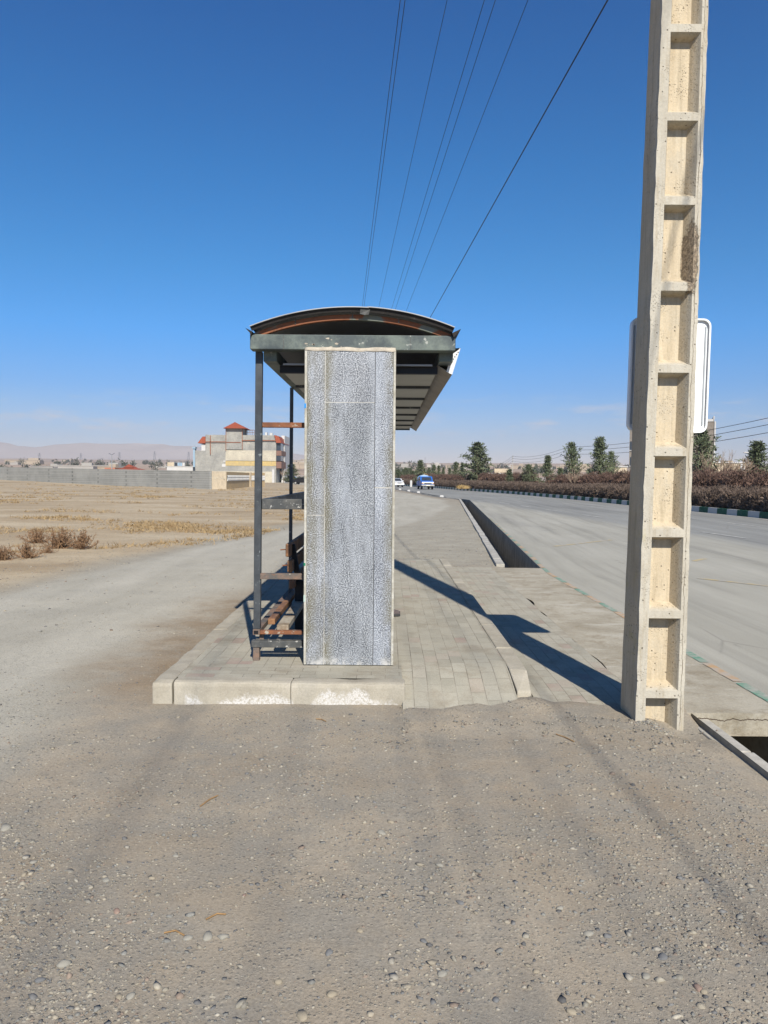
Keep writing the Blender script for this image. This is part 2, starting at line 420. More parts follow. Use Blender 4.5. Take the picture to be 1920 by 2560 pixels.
for j in range(ny_):
    for i in range(nx_):
        xa, xb = 1.80+.87*i/nx_, 1.80+.87*(i+1)/nx_; ya, yb = 5.06+8.2*j/ny_, 5.06+8.2*(j+1)/ny_
        xe = lambda x_, y_: x_ + (.10*mnoise.noise((0, y_*1.3, 7)) if x_ < 1.81 else 0)
        P = [(xa, ya), (xb, ya), (xb, yb), (xa, yb)]
        mb.quad(*[(xe(*p), p[1]+(.03*mnoise.noise((p[0]*5, 0, 1)) if p[1] < 5.07 else 0), cz(*p)) for p in P])
for i in range(nx_):
    xa, xb = 1.80+.87*i/nx_, 1.80+.87*(i+1)/nx_
    f = lambda x_: 5.06+.03*mnoise.noise((x_*5, 0, 1))
    mb.quad((xa, f(xa)+.02, -.16), (xb, f(xb)+.02, -.16), (xb, f(xb), cz(xb, 5.06)), (xa, f(xa), cz(xa, 5.06)))
    mb.quad((xa, 13.3, -.16), (xa, 13.26, cz(xa, 13.26)), (xb, 13.26, cz(xb, 13.26)), (xb, 13.3, -.16))
mb.quad((1.8, 5.08, -.16), (1.8, 13.3, -.16), (2.67, 13.3, -.16), (2.67, 5.08, -.16))
tag(mb.build('ditch_crossing', M_cross), kind='structure')

# painted edge of the bay: alternating green and orange dashes worn by dust
def worn(name, col, lo=.42, hi=.6, under=(.37, .345, .30), sc=7):
    n = N(name, .8)
    return n.out(n.mix(n.ramp(n.noise(sc, 7, .7), [(lo, 0), (hi, 1)]), col, under))
M_pg, M_po = worn('green_paint', (.05, .24, .15), .34, .62), worn('orange_paint', (.46, .27, .11), .34, .62)
M_white, M_yel = worn('white_line_paint', (.50, .49, .45), .46, .6, (.30, .295, .28), 4), worn('yellow_line_paint', (.46, .37, .20), .45, .6, (.36, .34, .30), 4)
mb = MB(); y = 4.0; i = 0
while y < 30:
    L_ = .62; wd = .075+.02*rnd.random()
    j0 = 0.0
    for q in range(3):
        ya, yb = y+L_*q/3*.92, y+L_*(q+1)/3*.92
        mb.quad((RX(ya)+.012+rnd.uniform(-.008, .008), ya, .0048), (RX(ya)+wd, ya, .0048), (RX(yb)+wd, yb, .0048), (RX(yb)+.012, yb, .0048), i % 2)
    y += L_; i += 1
tag(mb.build('edge_paint', [M_pg, M_po]), kind='structure')
mb = MB()
y = 10
while y < 90:
    for off in (0.0, 3.3):
        if off and (y < 14 or y > 80): continue
        x0, x1 = LANE(y)+off*(KX(y)-LANE(y))/6, LANE(y+2.4)+off*(KX(y+2.4)-LANE(y+2.4))/6
        mb.quad((x0-.06, y, .009), (x0+.06, y, .009), (x1+.06, y+2.4, .009), (x1-.06, y+2.4, .009))
    y += 5.2
for y0, y1 in zip(ys[:-1], ys[1:]):
    if 8 < y0 < 170: mb.quad((KX(y0)-.42, y0, .009), (KX(y0)-.28, y0, .009), (KX(y1)-.28, y1, .009), (KX(y1)-.42, y1, .009))
tag(mb.build('lane_marking', M_white), kind='structure')
mb = MB()
zz = [at_z(1386, 1366), at_z(1528, 1350), at_z(1734, 1403), at_z(1762, 1397), at_z(1745, 1446), at_z(1925, 1466)]
for p, q in ((zz[0], zz[1]), (zz[2], zz[3]), (zz[4], zz[5])):
    d = (q-p).normalized(); s = Vector((-d.y, d.x, 0))*.05
    mb.quad(*[(v_.x, v_.y, .0045) for v_ in (p-s, q-s, q+s, p+s)])
tag(mb.build('bay_marking', M_yel), kind='structure')

# far kerb of the road in green and white, and the planted strip behind it
M_kw = worn('kerb_white', (.46, .46, .44), .52, .7, (.42, .41, .37), 5); M_kg = worn('kerb_green', (.012, .085, .050), .55, .72, (.16, .20, .165), 5)
mb = MB(); s_acc = 0; y = 6.0; i = 0
while y < 200:
    x0 = KX(y); dx = KX(y+.3)-x0; st = .92/math.sqrt(1+(dx/.3)**2); y1 = y+st; x1 = KX(y1)
    g = .012
    mb.add([(x0, y+g, -.1), (x0+.16, y+g, -.1), (x1+.16, y1, -.1), (x1, y1, -.1), (x0+.02, y+g, .26), (x0+.16, y+g, .26), (x1+.16, y1, .26), (x1+.02, y1, .26)],
           [(0,3,2,1),(4,5,6,7),(0,1,5,4),(1,2,6,5),(2,3,7,6),(3,0,4,7)], i % 2)
    y = y1; i += 1
tag(mb.build('kerb', [M_kw, M_kg]), kind='structure')
n = N('planting_soil', .95)
M_soil = n.out(n.mix(n.ramp(n.noise(.6, 7, .7), [(.4, 0), (.6, 1)]), (.20, .145, .09), (.32, .25, .16)))
so_ = [0.14, .5, 1, 2, 3, 4.5, 6, 9, 13, 18, 25, 35, 50, 80, 140, 300, 800, 2000]
rows = [[(KX(y)+s, y, (.22 if s < 8 else .1)+.05*mnoise.noise((s, y*.3, 2))) for s in so_] for y in ys]
tag(sheet('planting_strip', rows, M_soil), kind='structure')

# plain rising to the far hills
n = N('far_plain', .95)
c_ = n.ramp(n.noise(.006, 8, .65, vec=n.map(scale=(1, 2.5, 1))), [(.32, (.24, .17, .115)), (.5, (.36, .265, .19)), (.68, (.42, .31, .225))])
M_plain = n.out(c_)
def pz(x, y): return max(0, y-300)*.0225*(1+.08*mnoise.noise((x*.0006, y*.0006, 0)))+6*mnoise.noise((x*.004, y*.004, 1))*sst(400, 1500, y)
py_ = [419, 440, 470, 510, 560, 620, 700, 800, 920, 1060, 1220, 1400, 1600, 1850, 2150]
rows = [[(x, y, pz(x, y)-.5*(y < 430)) for x in np.linspace(-1800, 1800, 60)] for y in py_]
tag(sheet('plain', rows, M_plain), kind='structure')
n = N('hazed_hill', .95)
M_hill = n.out(n.ramp(n.noise(.004, 8, .7), [(.3, (.38, .33, .31)), (.7, (.44, .385, .36))]))  # distance haze painted in: hills paled towards the haze colour
rows = []
for j, y in enumerate(np.linspace(2120, 2900, 26)):
    t = j/25
    rows.append([])
    for x in np.linspace(-2100, 1900, 90):
        env = sst(0.05, .75, t)
        left = .75*sst(350, -900, x)+.10
        ridge = .5+.5*mnoise.fractal((x*.0016, y*.0016, 3), .9, 2.1, 6)
        rows[-1].append((x, y, 38+env*left*(35+105*ridge*t)))
tag(sheet('hills', rows, M_hill), kind='structure')

# ------------------------------------------------------------------ paved platform
def paver_mat(name, rotz=0.0, dust=.3):
    n = N(name, .88, .2)
    v_ = n.map(rot=(0, 0, rotz))
    br = n.n('ShaderNodeTexBrick'); n.set(br.inputs['Vector'], v_)
    br.inputs['Color1'].default_value = (0, 0, 0, 1); br.inputs['Color2'].default_value = (1, 1, 1, 1)
    br.inputs['Scale'].default_value = 1; br.inputs['Brick Width'].default_value = .2; br.inputs['Row Height'].default_value = .1
    br.inputs['Mortar Size'].default_value = .0032; br.inputs['Mortar Smooth'].default_value = .4
    br.inputs['Mortar'].default_value = (.5, .5, .5, 1)
    c = n.ramp(br.outputs['Color'], [(.0, (.295, .277, .222)), (.45, (.335, .315, .255)), (.90, (.37, .348, .283)), (.95, (.34, .28, .228)), (1.0, (.315, .24, .20))])
    d = n.ramp(n.noise(1.6, 8, .72), [(.40, 0), (.62, .8)])
    c = n.mix(d, c, (.385, .355, .285))
    c = n.mix(n.ramp(n.noise(3.5, 6, .7, vec=n.map(loc=(4, 2, 0))), [(.50, 0), (.68, .7)]), c, (.25, .215, .16))
    fill = n.ramp(n.noise(2.3, 6, .7, vec=n.map(loc=(1, 9, 0))), [(.38, (.12, .10, .075)), (.60, (.36, .33, .265))])
    c = n.mix(n.m('MULTIPLY', br.outputs['Fac'], .75), c, fill)
    g = n.noise(95, 5, .75)
    c = n.mix(1.0, c, n.ramp(g, [(.3, .85), (.7, 1.13)]), 'MULTIPLY')
    h = n.m('ADD', n.m('MULTIPLY', n.m('SUBTRACT', 1.0, br.outputs['Fac']), 1.0), n.m('MULTIPLY', g, .25))
    h = n.m('ADD', h, n.m('MULTIPLY', br.outputs['Color'], .35))
    return n.out(c, n.bump(h, .5, .006))
M_pv = paver_mat('paving_blocks', math.pi/2)
M_pvf = paver_mat('paving_blocks_cross', 0.0)
P_T = .15
mb = MB()
def grid(mb, x0, x1, y0, y1, zf, nx, ny, m=0, jag=None):
    vs, fs = [], []
    for j in range(ny+1):
        for i in range(nx+1):
            x = x0+(x1-x0)*i/nx; y = y0+(y1-y0)*j/ny
            if jag: x, y = jag(x, y)
            vs.append((x, y, zf(x, y)))
    for j in range(ny):
        for i in range(nx):
            a = j*(nx+1)+i; fs.append((a, a+1, a+nx+2, a+nx+1))
    mb.add(vs, fs, m)
pzf = lambda x, y: P_T+.006*mnoise.noise((x*1.3, y*1.3, 6))-.004
rampz = lambda x, y: -.03+(P_T+.028)*sst(4.75, 5.85, y)+.006*mnoise.noise((x*1.3, y*1.3, 6))
grid(mb, -1.45, .12, 5.70, 13.2, pzf, 10, 40)
grid(mb, .12, .9115, 5.85, 13.2, pzf, 6, 40)
grid(mb, -1.45, .12, 5.30, 5.70, pzf, 10, 4, 1)
grid(mb, .12, .9115, 4.78, 5.85, rampz, 10, 14, 0)
mb.box(-1.45, .905, 13.15, 13.2, -.1, P_T-.01)
mb.quad((.12, 5.3, -.1), (.12, 5.85, -.1), (.12, 5.85, P_T-.006), (.12, 5.3, P_T-.006))
tag(mb.build('platform', [M_pv, M_pvf]), kind='structure')
# concrete kerbs of the platform with salt bloom near the ground
n = N('kerb_concrete', .9, .2)
sx, sy, sz = n.sep()
c = n.ramp(n.noise(2.6, 6, .65), [(.3, (.285, .255, .20)), (.55, (.375, .342, .275)), (.75, (.43, .395, .325))])
c = n.mix(n.ramp(n.noise(11, 6, .7), [(.55, 0), (.75, .4)]), c, (.25, .22, .18))
nzb = n.noise(2.1, 3, .5, vec=n.map(scale=(1, 1, .25), loc=(.28, 0, 0)))
hgt = n.m('SUBTRACT', n.m('MULTIPLY', n.m('SUBTRACT', nzb, .40), .62), n.m('MULTIPLY', sz, 1.0))
hgt = n.m('ADD', hgt, n.m('MULTIPLY', n.m('SUBTRACT', n.noise(30, 7, .8), .5), .13))
salt = n.ramp(hgt, [(-.0, 0), (.035, 1)])
salt = n.m('MULTIPLY', salt, n.ramp(n.noise(60, 5, .8), [(.42, .1), (.54, 1)]))
salt = n.m('MULTIPLY', salt, n.ramp(sy, [(.0, 1), (1, 1)]))
fr = n.m('LESS_THAN', sy, 5.24); salt = n.m('MULTIPLY', salt, fr)
salt = n.m('MULTIPLY', salt, n.m('GREATER_THAN', sx, -1.36))
c = n.mix(n.m('MULTIPLY', salt, .75), c, (.62, .61, .59))
g = n.noise(80, 5, .75)
c = n.mix(1.0, c, n.ramp(g, [(.3, .86), (.7, 1.12)]), 'MULTIPLY')
M_kerb = n.out(c, n.bump(n.m('ADD', g, n.m('MULTIPLY', n.noise(14, 5, .6), 1.5)), .4, .006))
mb = MB()
yk = 5.17
for k in range(9):
    y0 = yk+(.0 if k == 0 else .012); y1 = yk+(.9 if k else .93); yk = y1
    y1 = min(y1, 13.25)
    if y0 < 13.2: mb.box(-1.585, -1.452, y0, y1, -.12, P_T+rnd.uniform(-.006, .006))
xk = -1.438
for L_ in (.80, .775):
    mb.box(xk, xk+L_-.002, 5.165+rnd.uniform(-.004, .004), 5.297, -.12, P_T+rnd.uniform(-.004, .003)); xk += L_
kb = mb.build('kerb', M_kerb)
bm = bmesh.new(); bm.from_mesh(kb.data)
for _q in range(4): bmesh.ops.subdivide_edges(bm, edges=[e_ for e_ in bm.edges if e_.calc_length() > .055], cuts=1, use_grid_fill=True)
for v_ in bm.verts:
    p = v_.co; q = Vector((mnoise.noise(p*7), mnoise.noise(p*7+Vector((9, 2, 1))), mnoise.noise(p*7+Vector((3, 8, 5)))))*.0055
    if p.z > P_T-.012:
        q.z -= .010*max(0, mnoise.noise(p*4+Vector((1, 1, 7)))-.02)
        if p.y < 5.19 or p.x < -1.57: q.z -= .006+.016*max(0, mnoise.noise(p*9+Vector((4, 4, 4)))); q.y += .006 if p.y < 5.19 else 0
    v_.co = p+q
bm.to_mesh(kb.data); bm.free()
b_ = kb.modifiers.new('bevel', 'BEVEL'); b_.width = .007; b_.segments = 2; b_.limit_method = 'ANGLE'; b_.angle_limit = R(40); tag(kb, kind='structure')
mb = MB(); yk = 5.30
while yk < 13.2:
    y1 = min(yk+.98, 13.25)
    if yk < 5.5:
        za, zm, zb = P_T-.085, P_T-.008, P_T+.003
        mb.add([(.915, yk-.03, -.12), (1.04, yk+.02, -.12), (1.045, y1, -.12), (.912, y1, -.12), (.925, yk+.02, za), (1.03, yk+.05, za-.012), (1.045, y1, zb), (.912, y1, zb), (.914, yk+.34, zm), (1.045, yk+.30, zm)],
               [(0,3,2,1),(4,5,9,8),(8,9,6,7),(0,1,5,4),(1,2,6,9,5),(2,3,7,6),(3,0,4,8,7)])
    else: mb.box(.912, 1.045, yk+.006, y1, -.12, P_T+.003+rnd.uniform(-.004, .004))
    yk += .99
tag(mb.build('kerb', M_kerb, bevel=.012), kind='structure')
# lower pavement
mb = MB()
lpz = lambda x, y: .002+.012*sst(4.9, 5.6, y)-.05*sst(5.3, 4.8, y)+.007*mnoise.noise((x*1.1, y*1.1, 3))
grid(mb, 1.048, 1.80, 4.8, 13.2, lpz, 8, 70, 0, lambda x, y: (x+(.05*mnoise.noise((y*2, 0, 2)) if x > 1.79 else 0), y))
mb.box(1.05, 1.78, 13.15, 13.2, -.2, -.004)
tag(mb.build('pavement', M_pv), kind='structure')
mb = MB(); mb.box(-1.45, .96, 13.27, 14.1, -.1, .012); mb.box(.965, 1.8, 13.22, 13.3, -.1, .0)
tag(mb.build('paved_step', M_pv), kind='structure')
# ------------------------------------------------------------------ materials of the shelter
def granite_mat():
    n = N('granite', .5, .4)
    x, y, z = n.sep()
    f = n.noise(125, 2, .5)
    f2 = n.noise(46, 3, .6, vec=n.map(loc=(5, 2, 3)))
    s = n.ramp(f, [(.33, (.035, .040, .048)), (.43, (.135, .147, .165)), (.53, (.285, .30, .32)), (.63, (.44, .452, .468)), (.72, (.53, .535, .54))])
    s = n.mix(1.0, s, n.ramp(f2, [(.3, .78), (.7, 1.16)]), 'MULTIPLY')
    s = n.mix(1.0, s, n.ramp(n.noise(2.6, 5, .65, vec=n.map(loc=(8, 1, 2))), [(.3, .80), (.7, 1.14)]), 'MULTIPLY')
    # slab tones: local x 0.. .668, z 0..2.31
    mid = n.m('MULTIPLY', n.m('GREATER_THAN', x, .151), n.m('LESS_THAN', x, .517))
    low = n.m('MULTIPLY', mid, n.m('LESS_THAN', z, 1.945))
    s = n.mix(low, s, n.mix(1.0, s, (.86, .87, .87), 'MULTIPLY'))
    rt = n.m('GREATER_THAN', x, .517)
    s = n.mix(rt, s, n.mix(1.0, s, (.95, .97, 1.01), 'MULTIPLY'))
    veil = n.ramp(n.noise(2.2, 6, .65, vec=n.map(scale=(3.4, 1, .7), loc=(2, 0, 4))), [(.46, 0), (.68, .5)])
    s = n.mix(veil, s, (.42, .45, .49))
    # lichen-olive runs at the slab edges, pale lime veils
    def edge(c, w): return n.ramp(n.m('ABSOLUTE', n.m('SUBTRACT', x, c)), [(0, 1), (w, 0)])
    e = n.m('MAXIMUM', n.m('MAXIMUM', edge(.02, .13), n.m('MULTIPLY', edge(.165, .075), .9)), edge(.655, .085))
    run = n.ramp(n.noise(2.4, 5, .6, vec=n.map(scale=(3.2, 1, 1.0))), [(.40, 0), (.56, 1)])
    run = n.m('MULTIPLY', run, e)
    run = n.m('MULTIPLY', run, n.ramp(f, [(.44, 1), (.66, .45)]))
    s = n.mix(n.m('MULTIPLY', run, .9), s, (.115, .098, .042))
    foot = n.m('MULTIPLY', n.ramp(z, [(0, 1), (.07, 0)]), n.ramp(n.noise(14, 5, .7), [(.45, 0), (.6, 1)]))
    s = n.mix(foot, s, (.50, .49, .46))
    def line(a, c, w): return n.m('LESS_THAN', n.m('ABSOLUTE', n.m('SUBTRACT', a, c)), w)
    wob = n.m('MULTIPLY', n.m('SUBTRACT', n.noise(3, 2), .5), .006)
    xw = n.m('ADD', x, wob)
    l1 = line(xw, .151, .0018)
    h1 = n.m('MULTIPLY', line(z, 1.945, .0020), mid)
    h2 = n.m('MULTIPLY', line(z, 1.115, .0022), n.m('LESS_THAN', x, .151))
    h3 = n.m('MULTIPLY', line(z, 1.322, .0035), rt)
    wl = n.m('MAXIMUM', n.m('MAXIMUM', l1, h1), n.m('MAXIMUM', h2, h3))
    s = n.mix(wl, s, n.ramp(n.noise(9, 3), [(.4, (.52, .50, .45)), (.65, (.30, .28, .23))]))
    s = n.mix(line(xw, .517, .0026), s, (.05, .05, .05))
    return n.out(s, n.bump(f, .1, .002))
M_gran = granite_mat()
M_edge = patchy('sawn_stone_edge', (.46, .445, .39), (.33, .31, .25), 9, .42, .6, .85, third=(.30, .27, .19))
M_mortar = patchy('mortar', (.46, .41, .33), (.36, .315, .25), 14, .4, .6, .95)
def steel(name, base, alt, chip, rust_amt=.62, sc=5, rough=.5, ct=.63):
    n = N(name, rough, .4)
    f = n.noise(sc, 7, .65)
    c = n.mix(n.ramp(f, [(.42, 0), (.58, 1)]), base, alt)
    c = n.mix(n.ramp(n.noise(sc*2.2, 8, .72, vec=n.map(loc=(4, 1, 8))), [(ct, 0), (ct+.03, 1)]), c, chip)
    c = n.mix(n.ramp(n.noise(sc*.8, 8, .72, vec=n.map(loc=(1, 6, 2))), [(rust_amt, 0), (rust_amt+.06, 1)]), c, (.20, .085, .04))
    g = n.noise(sc*14, 4)
    c = n.mix(1.0, c, n.ramp(g, [(.3, .88), (.7, 1.12)]), 'MULTIPLY')
    return n.out(c, n.bump(f, .2, .003))
M_dark = steel('dark_painted_steel', (.035, .040, .045), (.055, .062, .068), (.20, .22, .22), .66, 6, .5, .61)
M_beam = steel('weathered_green_paint', (.055, .070, .072), (.125, .150, .130), (.30, .31, .28), .64, 5, .6)
M_rust = steel('rusty_steel', (.215, .085, .038), (.135, .06, .035), (.34, .31, .25), .7, 9, .85, .58)
M_mix = steel('half_rusted_paint', (.19, .125, .09), (.10, .09, .08), (.33, .29, .23), .60, 7, .8)
M_grime = steel('dusty_black_rail', (.055, .058, .058), (.10, .098, .09), (.46, .45, .42), .70, 10, .7, .585)
M_roof = plain('galvanised_roof_sheet', (.34, .345, .35), .55, .1, 3, metal=.3)
M_lip = steel('shaded_roof_edge', (.010, .0095, .009), (.022, .018, .015), (.07, .06, .05), .66, 6, .8)  # near-black colour carries the shade of the recessed roof edge
M_ceil = plain('ceiling_sheet', (.42, .42, .39), .7, .08, 2.5)
M_fas = patchy('fascia_sheet', (.33, .30, .265), (.27, .245, .21), 1.5, .4, .6, .6)
M_fasw = plain('fascia_white', (.72, .73, .73), .45, .06, 4)
M_wood = steel('worn_brown_wood', (.27, .135, .06), (.14, .07, .036), (.38, .25, .15), .74, 7, .65)
M_woodg = patchy('grey_bare_plank', (.34, .30, .235), (.20, .15, .10), 5, .45, .6, .85)
M_black = plain('black_steel', (.012, .012, .013), .5, .2, 8)

# ------------------------------------------------------------------ bus shelter
SH = Vector((-.25, 5.67, P_T))
sh = tag(empty('bus_shelter', SH), 'open bus shelter with arched sheet roof, granite pillar and dark steel frame', 'bus shelter')
def sb(mb, name, m, bevel=.003, parent=sh, smooth=False, rot=None): return mb.build(name, m, parent, SH, smooth, bevel)
PX0, PX1, PZ = -.608, .060, 2.50
def pillar(y0, name='pillar'):
    # facing front, local shader origin at lower left of the face
    mb = MB(); mb.box(PX0+.0185, PX1-.0185, y0+.02, y0+.30, P_T-.02, PZ-.02)
    core = sb(mb, name, M_mortar, 0)
    mb = MB(); mb.box(PX0+.0195, PX1-.0195, y0, y0+.0195, P_T+.002, PZ-.028)
    o = mb.build('granite_facing', M_gran, core, (PX0, y0, P_T)); o.location = Vector((PX0, y0, P_T))-SH
    mb = MB(); mb.box(PX0+.0195, PX1-.0195, y0+.3005, y0+.32, P_T+.002, PZ-.028)
    o = mb.build('granite_facing', M_gran, core, (PX0, y0, P_T)); o.location = Vector((PX0, y0, P_T))-SH
    for xa in (PX0, PX1-.018):
        mb = MB(); mb.box(xa, xa+.018, y0-.002, y0+.322, P_T+.001, PZ-.02)
        mb.build('side_slab', M_edge, core, SH, bevel=.003)
    mb = MB(); k = 24
    vs = []; fs = []
    for i in range(k+1):
        x = PX0+.004+(PX1-PX0-.008)*i/k
        zb = PZ-.031+.010*mnoise.noise((x*14, y0, 1)); zt = PZ-.006+.012*mnoise.noise((x*9, y0, 5))
        yb = y0-.004+.005*mnoise.noise((x*11, 3, y0))
        vs += [(x, yb, zb), (x, yb-.004, (zb+zt)/2), (x, yb+.012, zt), (x, y0+.31, zt)]
    for i in range(k):
        for j in range(3): fs.append((i*4+j, i*4+4+j, i*4+5+j, i*4+1+j))
    fs += [(0, 1, 2, 3), (k*4+3, k*4+2, k*4+1, k*4)]
    mb.add(vs, fs); mb.build('mortar_cap', M_mortar, core, SH, smooth=True)
    return core
pl = pillar(5.67)
for (zz_, m_, dz_) in ((at_d(763, 1015, 5.69).z, 'blue_paint', .034), (at_d(762, 1410, 5.69).z, 'green_mark', .02), (at_d(762, 1495, 5.69).z, 'green_mark', .05)):
    cc = {'blue_paint': (.02, .22, .55), 'green_mark': (.01, .16, .08)}[m_]
    mb = MB(); mb.box(PX0-.0015, PX0+.012, 5.6655, 5.70, zz_-dz_/2, zz_+dz_/2)
    if dz_ > .04: cc = (.38, .47, .42)
    mb.build('paint_mark', plain(m_, cc, .7), pl, SH)
pillar(12.95)
YF, YB = 5.70, 13.40                       # front and back of the roof frame
def xb(px): return at_d(px, 860, YF).x
BX0, BX1 = -1.015, .497
for ya in (YF, YB-.15):
    mb = MB(); mb.box(BX0, BX1, ya, ya+.12, 2.482, 2.592)
    o = sb(mb, 'cross_beam', M_beam, .006)
    if ya == YF:
        for bx in (BX0+.245, BX1-.335):
            mb = MB(); mb.box(bx, bx+.004, ya-.002, ya, 2.484, 2.592); mb.build('weld_seam', M_grime, o, SH)
        for q in range(11):
            mb = MB(); a = rnd.choice((rnd.gauss(-.57, .05), rnd.gauss(-.40, .03), rnd.uniform(-.6, .0))); b = rnd.uniform(2.49, 2.565)
            r0 = rnd.uniform(.004, .017); vs = [(a+r0*rnd.uniform(.5, 1.3)*math.cos(t), ya-.0015, b+r0*.5*rnd.uniform(.5, 1.2)*math.sin(t)) for t in np.linspace(0, 5.6, 9)]
            mb.prism(vs, (0, .0014, 0)); mb.build('mortar_splash', M_mortar, o, SH)
# arch ribs
ACX, ASP, ASG = -.262, 1.46, .142
AR = ((ASP/2)**2+ASG**2)/(2*ASG); AZ0 = 2.602; ACZ = AZ0+ASG-AR
ath = math.asin(ASP/2/AR)
def arc(r, k=28): return [(ACX+r*math.sin(a), ACZ+r*math.cos(a)) for a in [(-ath+2*ath*i/k) for i in range(k+1)]]
def arch_band(mb, r0, r1, y0, y1, k=28, wob=0):
    A, B = arc(r0, k), arc(r1, k); vs = []; fs = []
    for (xa, za), (xb_, zb) in zip(A, B): vs += [(xa, y0, za), (xb_, y0, zb), (xb_, y1, zb), (xa, y1, za)]
    for i in range(k):
        for j in range(4): fs.append((i*4+j, i*4+(j+1) % 4, i*4+4+(j+1) % 4, i*4+4+j))
    fs += [(0, 3, 2, 1), (k*4, k*4+1, k*4+2, k*4+3)]
    mb.add(vs, fs)
n = N('arch_rust_and_paint', .8)
c = n.mix(n.ramp(n.noise(3.4, 7, .65), [(.54, 0), (.60, 1)]), (.22, .085, .042), (.17, .185, .155))
c = n.mix(n.ramp(n.noise(9, 7, .7), [(.55, 0), (.65, .8)]), c, (.12, .05, .03))
M_arch = n.out(c, n.bump(n.noise(40, 5), .3, .003))
for ya in (YF+.015, YF+2.5, YF+5.0, YB-.06):
    mb = MB(); arch_band(mb, AR-.040, AR, ya, ya+.04)
    o = sb(mb, 'arch_rib', M_arch, .003)
    if ya < 5.8:
        for q in (-.42, .34, .0):
            xx = ACX+q; zz_ = ACZ+math.sqrt(AR*AR-q*q)
            mb = MB(); mb.box(xx-.004, xx+.004, ya-.006, ya, zz_-.03, zz_+.012); mb.build('clip', M_grime, o, SH)
# roof sheets: left and right half, thin steel with a turned-down lip coloured dark for shade, slightly buckled at the ridge
def roof_half(a0, a1, lift, name):
    k = 16; mb = MB(); vs = []; fs = []
    for i in range(k+1):
        t = i/k; a = a0+(a1-a0)*t
        r = AR+.046+lift*math.exp(-((t-(1 if a1 > .02 and a0 < 0 else 0))/.12)**2) if False else AR+.042+lift
        for yy_, dr in ((YF-.062, 0), (YB+.04, 0), (YB+.04, -.006), (YF-.062, -.006)):
            vs.append((ACX+(r+dr)*math.sin(a), yy_, ACZ+(r+dr)*math.cos(a)))
    for i in range(k):
        for j in range(4): fs.append((i*4+j, i*4+(j+1) % 4, i*4+4+(j+1) % 4, i*4+4+j))
    fs += [(0, 3, 2, 1), (k*4, k*4+1, k*4+2, k*4+3)]
    mb.add(vs, fs)
    o = sb(mb, 'roof_sheet', M_roof, 0, smooth=False)
    mb = MB(); vs = []; fs = []
    for i in range(k+1):
        t = i/k; a = a0+(a1-a0)*t
        for yy_, r in ((YF-.046, AR+.040+lift), (YF-.040, AR+.040+lift), (YF-.030, AR+.008), (YF-.036, AR+.008)):
            vs.append((ACX+r*math.sin(a), yy_, ACZ+r*math.cos(a)))
    for i in range(k):
        for j in range(4): fs.append((i*4+j, i*4+(j+1) % 4, i*4+4+(j+1) % 4, i*4+4+j))
    fs += [(0, 3, 2, 1), (k*4, k*4+1, k*4+2, k*4+3)]
    mb.add(vs, fs); mb.build('roof_lip', M_lip, o, SH)
    return o
roof_half(-ath, .062, 0, 'l'); roof_half(.055, ath*1.0, .004, 'r')
mb = MB()       # crumpled seam between the halves
mb.add([(ACX+.06, YF-.05, ACZ+AR+.03), (ACX+.13, YF-.045, ACZ+AR+.026), (ACX+.12, YF-.04, ACZ+AR-.012), (ACX+.09, YF-.05, ACZ+AR-.018), (ACX+.055, YF-.04, ACZ+AR-.006),
        (ACX+.07, YF+.1, ACZ+AR+.05), (ACX+.13, YF+.1, ACZ+AR+.048)], [(0, 1, 2, 3, 4), (0, 5, 6, 1)])
sb(mb, 'ridge_strip', M_grime, 0)
# flared drip edges
for sgn in (-1, 1):
    xa = ACX+sgn*(ASP/2+.0); xo = -1.045 if sgn < 0 else .532
    za = 2.606
    mb = MB()
    mb.prism([(xa, YF-.03, za), (xo, YF-.03, 2.636), (xo-sgn*.03, YF-.03, 2.60), (xa+sgn*.012, YF-.03, 2.572)] if sgn > 0 else
             [(xa, YF-.03, za), (xa+sgn*.012, YF-.03, 2.572), (xo-sgn*.03, YF-.03, 2.61), (xo, YF-.03, 2.632)], (0, YB-YF+.06, 0))
    sb(mb, 'drip_edge', M_lip, 0)
# long edge beams and the ceiling
mb = MB(); mb.box(-.935, -.835, YF+.125, YB-.16, 2.412, 2.50); sb(mb, 'edge_beam', M_beam, .004)
mb = MB(); mb.box(.385, .49, YF+.125, YB-.16, 2.42, 2.50); sb(mb, 'edge_beam', M_beam, .004)
mb = MB(); mb.box(-.83, .383, YF+.30, YB-.17, 2.375, 2.385)
ceil = sb(mb, 'ceiling_panel', M_ceil, 0)
for q in range(8):
    ya = YF+.27+q*1.02
    if ya > YB-.2: break
    mb = MB(); mb.box(-.832, .384, ya, ya+.055, 2.352-(.0 if q else .005), 2.374+(.03 if q == 0 else 0)); mb.build('ceiling_batten', M_dark if q else M_black, ceil, SH)
# the fluorescent tube fitting behind the first batten
mb = MB(); mb.bar((-.80, YF+.22, 2.405), (.34, YF+.22, 2.405), .02, .012); mb.build('light_strip', M_roof, ceil, SH)
